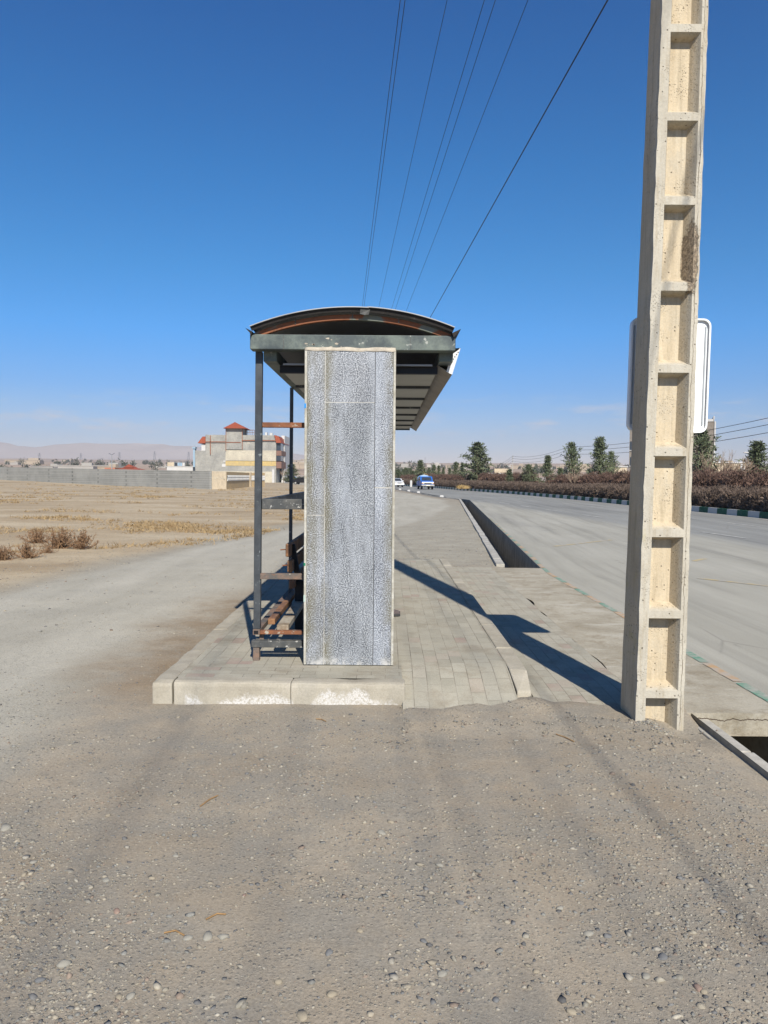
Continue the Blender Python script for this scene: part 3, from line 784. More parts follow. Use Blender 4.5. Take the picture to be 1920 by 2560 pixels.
# sloping fascia along the road side
FY0, FY1 = 6.02, YB-.02
mb = MB()
xs_ = [(.385, 2.418), (.500, 2.350), (.562, 2.548)]
for (xa, za), (xc, zc), m_ in ((xs_[0], xs_[1], 0),):
    ns = 4
    yy_ = [FY0, 9.0, 10.9, 12.9, FY1]
    for a, b in zip(yy_[:-1], yy_[1:]):
        mb.prism([(xa, a+.004, za), (xc, a+.004, zc), (xc, a+.004, zc+.006), (xa, a+.004, za+.006)], (0, b-a-.008, 0))
fas = sb(mb, 'fascia_soffit', M_fas, 0)
mb = MB(); a = FY0
mb.prism([(.500, a, 2.350), (.562, a, 2.552), (.556, a, 2.554), (.494, a, 2.356)], (0, FY1-a, 0)); mb.build('fascia_face', M_fasw, fas, SH)
mb = MB(); mb.add([(.490, a-.004, 2.50), (.562, a-.004, 2.552), (.500, a-.004, 2.350), (.455, a-.004, 2.372)], [(0, 3, 2, 1)])
mb.add([(.50, a-.002, 2.552), (.562, a-.002, 2.556), (.562, FY1, 2.556), (.50, FY1, 2.552)], [(0, 1, 2, 3)])
fe = mb.build('fascia_end', M_fasw, fas, SH)
mb = MB()
for q in range(4):
    t = q/4
    mb.sphere((.545-.05*t, a-.006, 2.522-.07*t), (.005, .003, .005), 6, 4)
mb.build('rivet', M_black, fe, SH)
# front post, foot, thin back post and the rails between post and pillar
pxl = lambda px, py, Y: at_d(px, py, Y)
YP = 5.84
pb, pt_ = at_d(640.5, 1575, YP), at_d(649, 890, YP)
mb = MB(); mb.bar((-.982, YP, .385), (-.968, YP, 2.484), .052, .05, (0, 1, 0)); sb(mb, 'post', M_dark, .004)
mb = MB(); mb.box(-1.010, -.962, YP-.03, YP+.03, P_T-.02, .242); sb(mb, 'post_foot', M_mix, .004)
mb = MB(); mb.box(-.97, -.935, YP+.02, YP+.05, .29, .345); sb(mb, 'post_foot', M_mix, .003)
for ya in (7.55, 10.3, 13.1):
    mb = MB(); mb.bar((-.945, ya, P_T), (-.935, ya, 2.415), .032, .032, (0, 1, 0)); sb(mb, 'back_post', M_dark, .002)
def rail(z0, z1, x0, x1, y0, m_, d=.045, name='cross_rail'):
    mb = MB(); mb.box(x0, x1, y0, y0+d, z0, z1); return sb(mb, name, m_, .004)
rail(1.918, 1.957, -.945, -.612, YP-.01, M_rust)
rail(1.300, 1.378, -.945, -.625, YP-.015, M_grime, .05)
rail(.768, .812, -.955, -.628, YP-.035, M_mix)
rail(.345, .373, -1.0, -.63, YP-.03, M_rust, .05)
rail(.245, .297, -1.022, -.63, YP-.035, M_grime, .06)
# long rails going away along the back of the shelter
mb = MB(); mb.box(-.955, -.915, YP+.03, 13.1, 1.300, 1.378); sb(mb, 'long_rail', M_dark, .004)
mb = MB(); mb.box(-1.008, -.955, YP-.05, 13.1, .345, .385); sb(mb, 'long_rail', M_mix, .003)
mb = MB(); mb.box(-1.000, -.965, YP-.053, YP-.0505, .352, .378); sb(mb, 'tube_end_shade', M_black, 0)  # black plate painted as the shade inside the hollow tube end
mb = MB(); mb.box(-.925, -.870, YP+.16, 12.9, .385, .43); sb(mb, 'low_slat', M_wood, .004)
mb = MB(); mb.box(-.835, -.745, YP+.02, 12.9, .365, .41); sb(mb, 'low_slat', M_woodg, .004)
# ------------------------------------------------------------------ bench under the roof
BN = Vector((-.6, 8.1, P_T))
bn = tag(empty('bench', BN), 'brown slatted wooden bench on black steel supports under the shelter roof', 'bench')
BY0, BY1 = 6.88, 9.35
for i, (px0, px1, pya, pyb) in enumerate(((709, 729, 1359, 1389), (717, 731, 1400, 1427), (725, 734, 1447, 1467))):
    a = at_d((px0+px1)/2+1, pya, BY0); b = at_d((px0+px1)/2+3, pyb+4, BY0)
    mb = MB(); mb.bar((a.x, BY0-.02*i, (a.z+b.z)/2), (a.x, BY1, (a.z+b.z)/2), .046, a.z-b.z-.005, (0, 0, 1))
    o = mb.build('back_slat', M_wood, bn, BN, bevel=.01)
    if i < 2:
        mb = MB(); mb.tube([(a.x-.01, BY0+.05, (a.z+b.z)/2+.005), (a.x-.075, BY0+.05, (a.z+b.z)/2+.0)], .006, 6); mb.build('bolt', M_rust, o, BN)
for i in range(4):
    mb = MB(); mb.box(-.74+i*.115, -.65+i*.115, BY0, BY1, .565, .60); mb.build('seat_slat', M_wood, bn, BN, bevel=.008)
for ya in (7.02, 9.1):
    mb = MB()
    mb.bar((-.795, ya, P_T), (-.795, ya, .60), .075, .06, (0, 1, 0)); mb.bar((-.80, ya, .58), (-.86, ya, .93), .05, .05, (0, 1, 0))
    mb.bar((-.79, ya, .545), (-.28, ya, .545), .05, .035); mb.bar((-.32, ya, P_T), (-.32, ya, .545), .05, .05, (0, 1, 0))
    mb.build('support', M_black, bn, BN, bevel=.004)

# ------------------------------------------------------------------ person sitting on the bench behind the pillar
PS = Vector((-.5, 7.86, P_T))
pr = tag(empty('person', PS), 'person in dark jacket sitting on the bench behind the granite pillar, one grey shoe showing', 'person')
def skin(name, joints, edges, mat, parent, sub=2):
    me = bpy.data.meshes.new(name); me.from_pydata([Vector(j[0])-PS for j in joints], edges, []); me.materials.append(mat)
    o = bpy.data.objects.new(name, me); C.objects.link(o); o.parent = parent
    md = o.modifiers.new('skin', 'SKIN'); md.use_smooth_shade = True
    if not me.skin_vertices: me.attributes  # layer is made by the modifier
    lay = me.skin_vertices[0] if me.skin_vertices else None
    if lay is None:
        bm = bmesh.new(); bm.from_mesh(me); bm.verts.layers.skin.verify(); bm.to_mesh(me); bm.free(); lay = me.skin_vertices[0]
    for v_, j in zip(lay.data, joints):
        r_ = j[1]; v_.radius = r_ if isinstance(r_, tuple) else (r_, r_)
    lay.data[0].use_root = True
    s_ = o.modifiers.new('sub', 'SUBSURF'); s_.levels = sub; s_.render_levels = sub
    return o
px_, py_0 = -.60, 7.86
def leg(s): return [((px_+.05, py_0+s*.10, .70), .085), ((-.20, py_0+s*.12, .66), .06), ((-.13 if s < 0 else -.20, py_0+s*.12, .42), .045), ((-.09 if s < 0 else -.22, py_0+s*.12, .245), .035)]
M_skin = plain('skin', (.42, .25, .17), .6); M_jack = plain('jacket_cloth', (.035, .037, .045), .9, .2, 20); M_trou = plain('trouser_cloth', (.045, .05, .07), .9, .2, 20)
M_hair = plain('hair', (.015, .012, .01), .6); M_shoe = patchy('shoe_knit', (.13, .105, .10), (.075, .062, .062), 60, .45, .55, .85); M_sole = plain('shoe_sole', (.05, .05, .05), .8)
J = [((px_, py_0, .70), (.13, .16)), ((px_-.03, py_0, .92), (.10, .14)), ((px_-.03, py_0, 1.12), (.11, .17)), ((px_, py_0, 1.24), (.055, .06)), ((px_+.03, py_0, 1.33), (.065, .06)), ((px_+.05, py_0, 1.40), (.095, .075)), ((px_+.04, py_0, 1.48), (.08, .07))]
E = [(0, 1), (1, 2), (2, 3), (3, 4), (4, 5), (5, 6)]
for s in (-1, 1):
    b0 = len(J)
    J += [((px_-.02, py_0+s*.19, 1.14), .055), ((px_+.02, py_0+s*.24, .90), .042), ((px_+.22, py_0+s*.16, .80), .032), ((px_+.30, py_0+s*.13, .775), (.02, .035)), ((px_+.36, py_0+s*.11, .755), (.012, .03))]
    E += [(2, b0), (b0, b0+1), (b0+1, b0+2), (b0+2, b0+3), (b0+3, b0+4)]
    for f_ in range(4):
        c0 = len(J); yy_ = py_0+s*.11+(f_-1.5)*.019
        J += [((px_+.385, yy_, .75), .008), ((px_+.425-.006*abs(f_-1.4), yy_, .735), .0075), ((px_+.44-.01*abs(f_-1.4), yy_, .71), .007)]
        E += [(b0+4, c0), (c0, c0+1), (c0+1, c0+2)]
    c0 = len(J); J += [((px_+.33, py_0+s*.085, .765), .009), ((px_+.365, py_0+s*.065, .75), .0085)]; E += [(b0+3, c0), (c0, c0+1)]
    L0 = len(J); J += leg(s); E += [(0, L0), (L0, L0+1), (L0+1, L0+2), (L0+2, L0+3)]
body = skin('body', J, E, M_skin, pr)
JJ = [((px_, py_0, .66), (.145, .175)), ((px_-.03, py_0, .92), (.115, .155)), ((px_-.03, py_0, 1.12), (.125, .185)), ((px_-.005, py_0, 1.22), (.07, .075))]; EE = [(0, 1), (1, 2), (2, 3)]
for s in (-1, 1):
    b0 = len(JJ); JJ += [((px_-.02, py_0+s*.19, 1.14), .068), ((px_+.02, py_0+s*.24, .90), .055), ((px_+.20, py_0+s*.17, .81), .045)]; EE += [(2, b0), (b0, b0+1), (b0+1, b0+2)]
skin('jacket', JJ, EE, M_jack, pr)
JJ = [((px_, py_0, .70), (.14, .17))]; EE = []
for s in (-1, 1):
    b0 = len(JJ); lg = leg(s); JJ += [(p, r_+.016) for p, r_ in lg]; EE += [(0, b0), (b0, b0+1), (b0+1, b0+2), (b0+2, b0+3)]
skin('trousers', JJ, EE, M_trou, pr)
mb = MB(); mb.sphere((px_+.025, py_0, 1.475), (.098, .083, .085), 14, 9); mb.build('hair', M_hair, body, PS, smooth=True)
for s in (-1, 1):
    mb = MB(); mb.sphere((px_+.135, py_0+s*.032, 1.425), .011, 8, 6); mb.build('eye', M_black, body, PS, smooth=True)
mb = MB(); mb.sphere((px_+.145, py_0, 1.395), (.018, .012, .024), 8, 6); mb.build('nose', M_skin, body, PS, smooth=True)
mb = MB(); mb.tube([(px_+.135, py_0-.025, 1.36), (px_+.14, py_0, 1.358), (px_+.135, py_0+.025, 1.36)], .006, 6); mb.build('mouth', M_skin, body, PS, smooth=True)
for s in (-1, 1):
    mb = MB(); mb.sphere((px_+.045, py_0+s*.078, 1.40), (.02, .01, .032), 8, 6); mb.build('ear', M_skin, body, PS, smooth=True)
for s, ax in ((-1, -.09), (1, -.22)):
    yy_ = py_0+s*.12
    prof = [(-.07, .035, .075), (-.02, .04, .10), (.03, .043, .085), (.10, .046, .055), (.17, .046, .042), (.215, .038, .032), (.238, .02, .02)]
    mb = MB(); vs = []; fs = []
    for dx, hw, hh in prof:
        for k in range(10):
            a = math.pi*k/9; vs.append((ax+dx, yy_+hw*math.cos(a), P_T+.022+hh*math.sin(a)))
    for i in range(len(prof)-1):
        for k in range(9): fs.append((i*10+k, i*10+k+1, i*10+11+k, i*10+10+k))
    fs += [list(range(9, -1, -1)), list(range(60, 70))]
    mb.add(vs, fs); so_s = mb.build('shoe', M_shoe, pr, PS, smooth=True)
    mb = MB(); pl_ = [(ax+dx, yy_-hw-.002, P_T+.001) for dx, hw, hh in prof]+[(ax+dx, yy_+hw+.002, P_T+.001) for dx, hw, hh in reversed(prof)]
    mb.prism(pl_, (0, 0, .022)); mb.build('sole', M_sole, so_s, PS)
# ------------------------------------------------------------------ concrete utility pole with pockets
def pole_mat():
    n = N('pole_concrete', .9, .15)
    x0_, y0_, z = n.sep()
    x = n.m('SUBTRACT', x0_, n.m('MULTIPLY', z, .0125)); y = n.m('SUBTRACT', n.m('ADD', y0_, .14), n.m('MULTIPLY', z, .004))
    rec = n.ramp(y, [(.012, 0), (.05, 1)])
    a = n.ramp(n.noise(2.2, 6, .6, vec=n.map(scale=(3, 3, 1))), [(.3, (.40, .365, .295)), (.7, (.50, .465, .385))])
    b = n.ramp(n.noise(2.6, 6, .6, vec=n.map(scale=(6, 1, .6))), [(.3, (.44, .365, .255)), (.55, (.52, .44, .315)), (.75, (.56, .50, .385))])
    c = n.mix(rec, a, b)
    st = n.ramp(n.noise(3, 6, .7, vec=n.map(scale=(9, 9, .8))), [(.50, 0), (.70, .75)])
    c = n.mix(st, c, (.33, .275, .19))
    c = n.mix(n.ramp(n.noise(1.3, 6, .7, vec=n.map(loc=(2, 5, 1))), [(.5, 0), (.7, .6)]), c, (.40, .375, .315))
    pit = n.vor(42); pc = n.sep(n.vor(42, out='Color'))
    pits = n.m('MULTIPLY', n.ramp(pit, [(.12, 1), (.24, 0)]), n.m('GREATER_THAN', pc[0], .84))
    pits2 = n.m('MULTIPLY', n.ramp(n.vor(95), [(.2, 1), (.34, 0)]), n.m('ADD', n.ramp(n.noise(6, 4), [(.52, 0), (.62, .8)]), n.m('MULTIPLY', n.m('GREATER_THAN', x, .07), n.m('MULTIPLY', n.m('GREATER_THAN', y, .012), .8)), True))
    pits = n.m('MAXIMUM', pits, n.m('MULTIPLY', pits2, .6))
    c = n.mix(n.m('MULTIPLY', pits, .75), c, (.15, .12, .085))
    # long crack down the right rib
    wob = n.m('MULTIPLY', n.m('SUBTRACT', n.noise(4, 7, .65, vec=n.map(scale=(0, 0, 1))), .5), .055)
    cx = n.m('SUBTRACT', n.m('ADD', x, wob), n.m('SUBTRACT', .130, n.m('MULTIPLY', z, .0024)))
    wd = n.m('MULTIPLY', n.ramp(n.noise(3.1, 4, .6, vec=n.map(scale=(0, 0, 1), loc=(0, 0, 5))), [(.36, 0), (.6, 1)]), .0022)
    crack = n.m('LESS_THAN', n.m('ABSOLUTE', cx), wd)
    crack = n.m('MULTIPLY', crack, n.m('LESS_THAN', y, .01))
    c = n.mix(crack, c, (.15, .12, .085))
    # spalled dark brown patch by the fourth pocket from the ground up
    dx = n.m('MULTIPLY', n.m('SUBTRACT', x, .098), 1/.036); dz = n.m('MULTIPLY', n.m('SUBTRACT', z, 2.93), 1/.21)
    rr = n.m('ADD', n.m('MULTIPLY', dx, dx), n.m('MULTIPLY', dz, dz))
    sp = n.m('SUBTRACT', 1.25, n.m('ADD', rr, n.m('MULTIPLY', n.m('SUBTRACT', n.noise(22, 6, .8), .5), 3.4)))
    sp = n.m('MULTIPLY', n.ramp(sp, [(0, 0), (.35, 1)]), n.m('LESS_THAN', y, .16))
    c = n.mix(n.m('MULTIPLY', sp, .85), c, n.ramp(n.noise(60, 5, .8), [(.4, (.06, .042, .03)), (.62, (.36, .28, .19))]))
    yel = n.m('MULTIPLY', n.m('LESS_THAN', x, -.13), n.ramp(n.noise(4, 6, .7), [(.55, 0), (.7, .5)]))
    c = n.mix(n.m('MULTIPLY', yel, n.m('LESS_THAN', z, 1.3)), c, (.42, .36, .10))
    g = n.noise(70, 6, .8)
    c = n.mix(1.0, c, n.ramp(g, [(.3, .88), (.7, 1.1)]), 'MULTIPLY')
    h = n.m('SUBTRACT', n.m('MULTIPLY', g, .5), n.m('ADD', n.m('MULTIPLY', pits, 1.0), n.m('ADD', crack, sp)))
    h = n.m('ADD', h, n.m('MULTIPLY', n.noise(16, 6, .7), .6))
    return n.out(c, n.bump(h, .8, .008))
M_pole = pole_mat()
M_steelg = plain('galvanised_steel', (.34, .35, .36), .5, .1, 10, metal=.4); M_porc = plain('insulator_porcelain', (.22, .10, .06), .25, .1, 20)
M_wire = plain('wire_black', (.022, .022, .025), .6)
UP = Vector((1.752, 4.985, 0))
PH = 9.9
lean = .0125
def pole_pt(u, z, w):
    """u -1..1 across the face, w depth in metres from the face"""
    hw = .1535-.0026*z
    if abs(u) > .999: pass
    dep = (.315-.0185*z)
    return Vector((lean*z + u*hw, -.14 + .004*z + w*dep, z))
def make_pole_mesh():
    mb = MB()
    jr = random.Random(3)
    bay = .545
    zs = []            # list of bay starts (bottom of ledge front)
    z_led = [at_d(1650, q*1.1572, 4.86).z for q in (1507, 1335, 1160, 985, 805, 628, 442, 260, 68)]
    z_led += [z_led[-1]+bay*k for k in range(1, 11) if z_led[-1]+bay*k < PH-.3]
    bounds = [-.25-.55, z_led[0]] + z_led[1:]
    uL, uR = -.60, .725
    NS = 8
    def P(u, z, w): return pole_pt(u, z, w)
    corner = {}
    def edge_pt(side, z):
        k = (side, round(z, 4))
        if k not in corner:
            j = jr.uniform(-.0028, .0028)+.0025*mnoise.noise((z*7, side*3, 0)); u = -1 if side < 0 else 1
            corner[k] = P(u, z, 0)+Vector((j*(1 if side > 0 else 1), jr.uniform(0, .006), 0))
        return corner[k]
    ring = sorted(set([round(v_, 4) for b in range(len(bounds)-1) for v_ in np.linspace(bounds[b], bounds[b+1], NS+1)] + [round(v_, 4) for v_ in np.linspace(bounds[-1], PH, 4)]))
    for z0, z1 in zip(ring[:-1], ring[1:]):
        a0, a1 = edge_pt(-1, z0), edge_pt(-1, z1); b0, b1 = edge_pt(1, z0), edge_pt(1, z1)
        m0, m1 = P(uL, z0, 0), P(uL, z1, 0); r0, r1 = P(uR, z0, 0), P(uR, z1, 0)
        bev = lambda p, s: p + Vector((s*.012, -.0, 0))
        mb.quad(a0, m0, m1, a1); mb.quad(r0, b0, b1, r1)
        A0, A1, B0, B1 = P(-1, z0, 1), P(-1, z1, 1), P(1, z0, 1), P(1, z1, 1)
        bl0 = A0+Vector((.004*mnoise.noise((z0*6, 1, 1)), 0, 0)); bl1 = A1+Vector((.004*mnoise.noise((z1*6, 1, 1)), 0, 0))
        mb.quad(bl0, a0, a1, bl1); mb.quad(b0, B0, B1, b1); mb.quad(B0, bl0, bl1, B1)
    top = [P(-1, PH, 0), P(1, PH, 0), P(1, PH, 1), P(-1, PH, 1)]; mb.quad(*top)
    lh = .048           # ledge height
    PD = .33            # pocket depth (fraction)
    for b in range(len(bounds)-1):
        zb = bounds[b] + (lh if b else 0); zt = bounds[b+1]
        mb.quad(P(uL, zt, 0), P(uR, zt, 0), P(uR, zt+lh, 0), P(uL, zt+lh, 0))
        o = [P(uL, zb, 0), P(uR, zb, 0), P(uR, zt, 0), P(uL, zt, 0)]
        du = .27; i_ = [P(uL+du*.8, zb+.045, PD), P(uR-du, zb+.045, PD), P(uR-du, zt-.022, PD), P(uL+du*.8, zt-.022, PD)]
        mb.quad(*i_)
        for k in range(4): mb.quad(o[k], o[(k+1) % 4], i_[(k+1) % 4], i_[k])
    zt = bounds[-1]+lh
    mb.quad(P(uL, zt, 0), P(uR, zt, 0), P(uR, PH, 0), P(uL, PH, 0))
    return mb
WD = Vector(((853-967)/F, 1, 0)).normalized()           # heading of the overhead lines
wires = []
# (image slope, height) -> lateral offset at the camera plane
for t_, h_ in ((.118, 9.55), (.128, 9.55), (.216, 9.55), (.294, 9.55), (.317, 9.55), (.385, 9.3), (.551, 6.7)):
    wires.append((t_*(h_-CAMH), h_))
def wx(i, y): return wires[i][0] + WD.x/WD.y*y
def build_pole(loc, label, ry):
    o = tag(empty('utility_pole', loc), label, 'utility pole', 'concrete poles carrying the overhead lines')
    make_pole_mesh().build('shaft', M_pole, o)
    yb = .1
    xs = [wires[i][0]+WD.x/WD.y*loc[1]-loc[0] for i in range(7)]
    mb = MB(); mb.bar((min(xs)-.12, yb+.12, 9.38), (max(xs[:5])+.25, yb+.12, 9.38), .09, .10); ca = mb.build('crossarm', M_steelg, o, bevel=.006)
    for x in (xs[0]*.5+xs[1]*.5, xs[2], (xs[3]+xs[4])/2):
        mb = MB(); mb.tube([(x, yb+.12, 9.42), (x, yb+.12, 9.46), (x, yb+.12, 9.49), (x, yb+.12, 9.54)], [.02, .06, .035, .05], 10); mb.build('insulator', M_porc, ca)
    mb = MB(); mb.bar((lean*9.2, yb, 9.22), (xs[5]+.06, yb, 9.22), .05, .05); mb.build('bracket', M_steelg, o)
    mb = MB(); mb.bar((lean*6.7, yb, 6.66), (xs[6]+.06, yb, 6.66), .05, .05); mb.build('bracket', M_steelg, o)
    return o
build_pole(UP, 'tall pale concrete utility pole with recessed pockets and a cracked rib beside the platform', 0)
yN = 58.0
build_pole(Vector((UP.x+WD.x/WD.y*(yN-UP.y)-.1, yN, 0)), 'distant concrete utility pole hidden in line behind the shelter, carrying the same wires', 0)
for i, (x0, h) in enumerate(wires):
    pts = []
    spans = [(-47.0, 5.1), (5.1, yN+.2)]
    for a, b in spans:
        for k in range(25):
            t = k/24
            if pts and k == 0: continue
            y = a+(b-a)*t
            pts.append((wx(i, y), y, h-.0*4*t*(1-t)))
    mb = MB(); mb.tube(pts, (.0062, .0062, .005, .0055, .0055, .0055, .0092)[i], 6)
    lab = ['leftmost thin wire of the close pair crossing the sky over the shelter', 'second wire from the left, right next to its leftmost twin over the shelter', 'thin single wire third from the left over the shelter roof', 'fourth overhead wire from the left, left one of the middle pair',
           'fifth overhead wire from the left, right one of the middle pair', 'sixth overhead wire, second from the right against the blue sky', 'thickest twisted black cable, rightmost of the lines converging behind the shelter'][i]
    o = mb.build('overhead_wire', M_wire); tag(o, lab, 'wire', 'overhead lines running from the concrete pole')
# gravel mound at the pole foot is part of the gravel below
# ------------------------------------------------------------------ sign board fixed behind the pole
SG = Vector((1.80, 5.31, 1.78))
sg = tag(empty('sign_board', SG), 'blank white rounded metal sign seen from its back, fixed behind the near concrete pole', 'sign')
M_sgn = plain('sign_back_metal', (.74, .76, .78), .4, .04, 3); M_sgr = plain('sign_rim', (.74, .76, .77), .4, .05, 5); M_groove = plain('sign_groove', (.36, .39, .41), .6)
sl, sr_ = at_d(1573, 935, 5.31), at_d(1769.5, 935, 5.31); st_, sbm = at_d(1670, 797, 5.31), at_d(1670, 1080, 5.31)
sw_, sh_ = sr_.x-sl.x, st_.z-sbm.z; scx, scz = (sl.x+sr_.x)/2, (st_.z+sbm.z)/2
def rrect(w_, h_, r_, k=5):
    pts = []
    for cx, cz_, a0 in ((w_/2-r_, -h_/2+r_, -90), (w_/2-r_, h_/2-r_, 0), (-w_/2+r_, h_/2-r_, 90), (-w_/2+r_, -h_/2+r_, 180)):
        for i in range(k+1):
            a = R(a0+90*i/k); pts.append((cx+r_*math.cos(a), cz_+r_*math.sin(a)))
    return pts
tl = R(.75)
def sgp(x, z, y): return (scx+x*math.cos(tl)+z*math.sin(tl), 5.31+y, scz-x*math.sin(tl)+z*math.cos(tl))
mb = MB(); mb.prism([sgp(x, z, .0) for x, z in rrect(sw_, sh_, .05)], (0, .02, 0)); pan = mb.build('panel', M_sgn, sg, SG, bevel=.002)
mb = MB(); O = rrect(sw_+.004, sh_+.004, .052); I = rrect(sw_-.018, sh_-.018, .043)
vs = [sgp(x, z, -.022) for x, z in O]+[sgp(x, z, -.022) for x, z in I]+[sgp(x, z, .022) for x, z in O]+[sgp(x, z, -.0005) for x, z in I]
n_ = len(O); fs = []
for i in range(n_):
    j = (i+1) % n_
    fs += [(i, j, n_+j, n_+i), (i, 2*n_+i, 2*n_+j, j), (n_+i, n_+j, 3*n_+j, 3*n_+i)]
mb.add(vs, fs); mb.build('rim', M_sgr, sg, SG)
for sx_ in (-1, 1):
    mb = MB(); p0 = sgp(sx_*(sw_/2-.027), -sh_/2+.05, -.004); p1 = sgp(sx_*(sw_/2-.027), sh_/2-.05, -.004)
    mb.bar(p0, p1, .008, .008, (0, 1, 0)); mb.build('groove_strip', M_groove, sg, SG)  # raised grey strip, its colour painting the dark of a groove
for q in (-.22, .22):
    mb = MB(); mb.bar(sgp(-.1, q, -.022), sgp(.1, q, -.022), .03, .04); mb.build('mounting_bar', M_steelg, sg, SG)

# ------------------------------------------------------------------ gravel and loose stones on the dirt
def ico(sub):
    bm = bmesh.new(); bmesh.ops.create_icosphere(bm, subdivisions=sub, radius=1)
    v = np.array([p.co[:] for p in bm.verts], np.float32); f = np.array([[q.index for q in fc.verts] for fc in bm.faces], np.int32); bm.free(); return v, f
IV, IF_ = ico(1)
rs = np.random.RandomState(11)
n = N('gravel_stone', .85, .25)
c = n.mix(1.0, n.attr('tint', 'Color'), n.ramp(n.noise(160, 4, .7), [(.3, .8), (.7, 1.2)]), 'MULTIPLY')
M_stone = n.out(c, n.bump(n.noise(120, 4), .3, .002))
PAL = np.array([(.20, .195, .175), (.155, .152, .145), (.26, .24, .195), (.29, .255, .195), (.31, .28, .22), (.23, .18, .14), (.26, .24, .20), (.35, .32, .26), (.11, .108, .105)], np.float32)
PALW = np.array([.2, .15, .16, .15, .09, .07, .1, .03, .05]); PALW /= PALW.sum()
def in_paved(x, y): return (-1.62 < x < 1.82 and 4.98 < y < 13.35) and not (x > .1 and y < 5.35 and x < 1.1) and not (x < -1.6)
def scatter(nn, yr, smin, smax, fn):
    out = []
    while len(out) < nn:
        u = rs.rand(); y = yr[0]*(yr[1]/yr[0])**u
        x = (rs.rand()*2-1)*(y*.52+.3)
        if x > LX(y)-.14 or in_paved(x, y): continue
        d = fn(x, y)
        if rs.rand() > d: continue
        s = smin*(smax/smin)**(rs.rand()**2.6)
        out.append((x, y, s))
    return out
def dens(x, y):
    d = .5+.75*mnoise.noise((x*1.1, y*1.1, 31))+.5*mnoise.noise((x*3.7, y*3.7, 12))
    d = max(.06, d)
    if y < 5: d *= 1.15
    if x > .9 and y < 5.2: d += .28
    d *= 1-.85*a_track(x, y, 0)*sst(5.0, 6.5, y)
    d *= 1-.6*a_stain(x, y, 0)
    d += .5*a_grav(x, y, 0)
    if abs(x+.15) < .35 and abs(y-4.55) < .3: d += .45
    return min(1, d)
def stones_mesh(name, items, IV_=IV, IF__=IF_):
    k = len(items); nv = len(IV_)
    P = np.array(items, np.float32)
    V = np.repeat(IV_[None], k, 0)*(1+.75*(rs.rand(k, nv, 1)-.5))
    sc = P[:, 2][:, None]*np.stack([.75+.6*rs.rand(k), .6+.5*rs.rand(k), .32+.28*rs.rand(k)], 1)
    V = V*sc[:, None, :]
    a = rs.rand(k)*6.283; ca, sa = np.cos(a), np.sin(a)
    tx = (rs.rand(k)-.5)*.5
    X = V[:, :, 0]*ca[:, None]-V[:, :, 1]*sa[:, None]; Y = V[:, :, 0]*sa[:, None]+V[:, :, 1]*ca[:, None]; Z = V[:, :, 2]+X*tx[:, None]
    gzv = np.array([gz(p[0], p[1]) for p in items], np.float32)
    X += P[:, 0][:, None]; Y += P[:, 1][:, None]; Z += (gzv+sc[:, 2]*(-.12+.52*rs.rand(k)))[:, None]
    verts = np.stack([X, Y, Z], -1).reshape(-1, 3)
    F_ = (IF__[None]+(np.arange(k)*nv)[:, None, None]).reshape(-1)
    ci = rs.choice(len(PAL), k, p=PALW); col = PAL[ci]*(.82+.36*rs.rand(k, 1))
    col = np.concatenate([col, np.ones((k, 1))], 1); col = np.repeat(col, nv, 0)
    return np_mesh(name, verts, F_, 3, M_stone, cols=col)
items = scatter(34000, (2.0, 8.0), .0020, .0090, dens) + scatter(3000, (2.0, 9), .005, .016, dens) + scatter(6500, (7.5, 32), .006, .020, dens)
cnt = 0
for k in range(420):     # heap of small chips at the pole foot
    x = 1.75+rs.randn()*.12; y = 4.82-abs(rs.randn())*.05
    items.append((x, y, .004+.006*rs.rand()))
g_ = stones_mesh('gravel', items); tag(g_, 'small mixed grey and beige gravel strewn over the dirt', 'gravel', kind='stuff')
IV2, IF2 = ico(2)
def pebble_mesh(tint, seed):
    r_ = np.random.RandomState(seed)
    ph = r_.rand(3)*9
    V = np.array([v_*(1+.42*mnoise.noise(tuple(v_*1.1+ph))+.16*mnoise.noise(tuple(v_*2.6+ph))) for v_ in IV2.astype(float)])
    V *= np.array([1.0, .72, .46])
    me_o = np_mesh('pebble', V, IF2.reshape(-1), 3, M_stone, cols=np.tile(np.array([*tint, 1.0]), (len(V), 1)), smooth=True)
    return me_o
kinds = [((.29, .25, .185), 'rounded pale beige pebble lying loose on the foreground dirt'), ((.16, .16, .158), 'smooth dark blue-grey pebble lying loose on the foreground dirt'),
         ((.27, .255, .215), 'light grey flat stone lying loose on the foreground dirt'), ((.27, .19, .15), 'reddish brown pebble lying loose on the foreground dirt')]
GRP = ['pale beige pebbles on the dirt', 'dark blue-grey pebbles on the dirt', 'light grey flat stones on the dirt', 'reddish brown pebbles on the dirt']
protos = [[pebble_mesh(kinds[q][0], 40+q*5+v_) for v_ in range(3)] for q in range(4)]
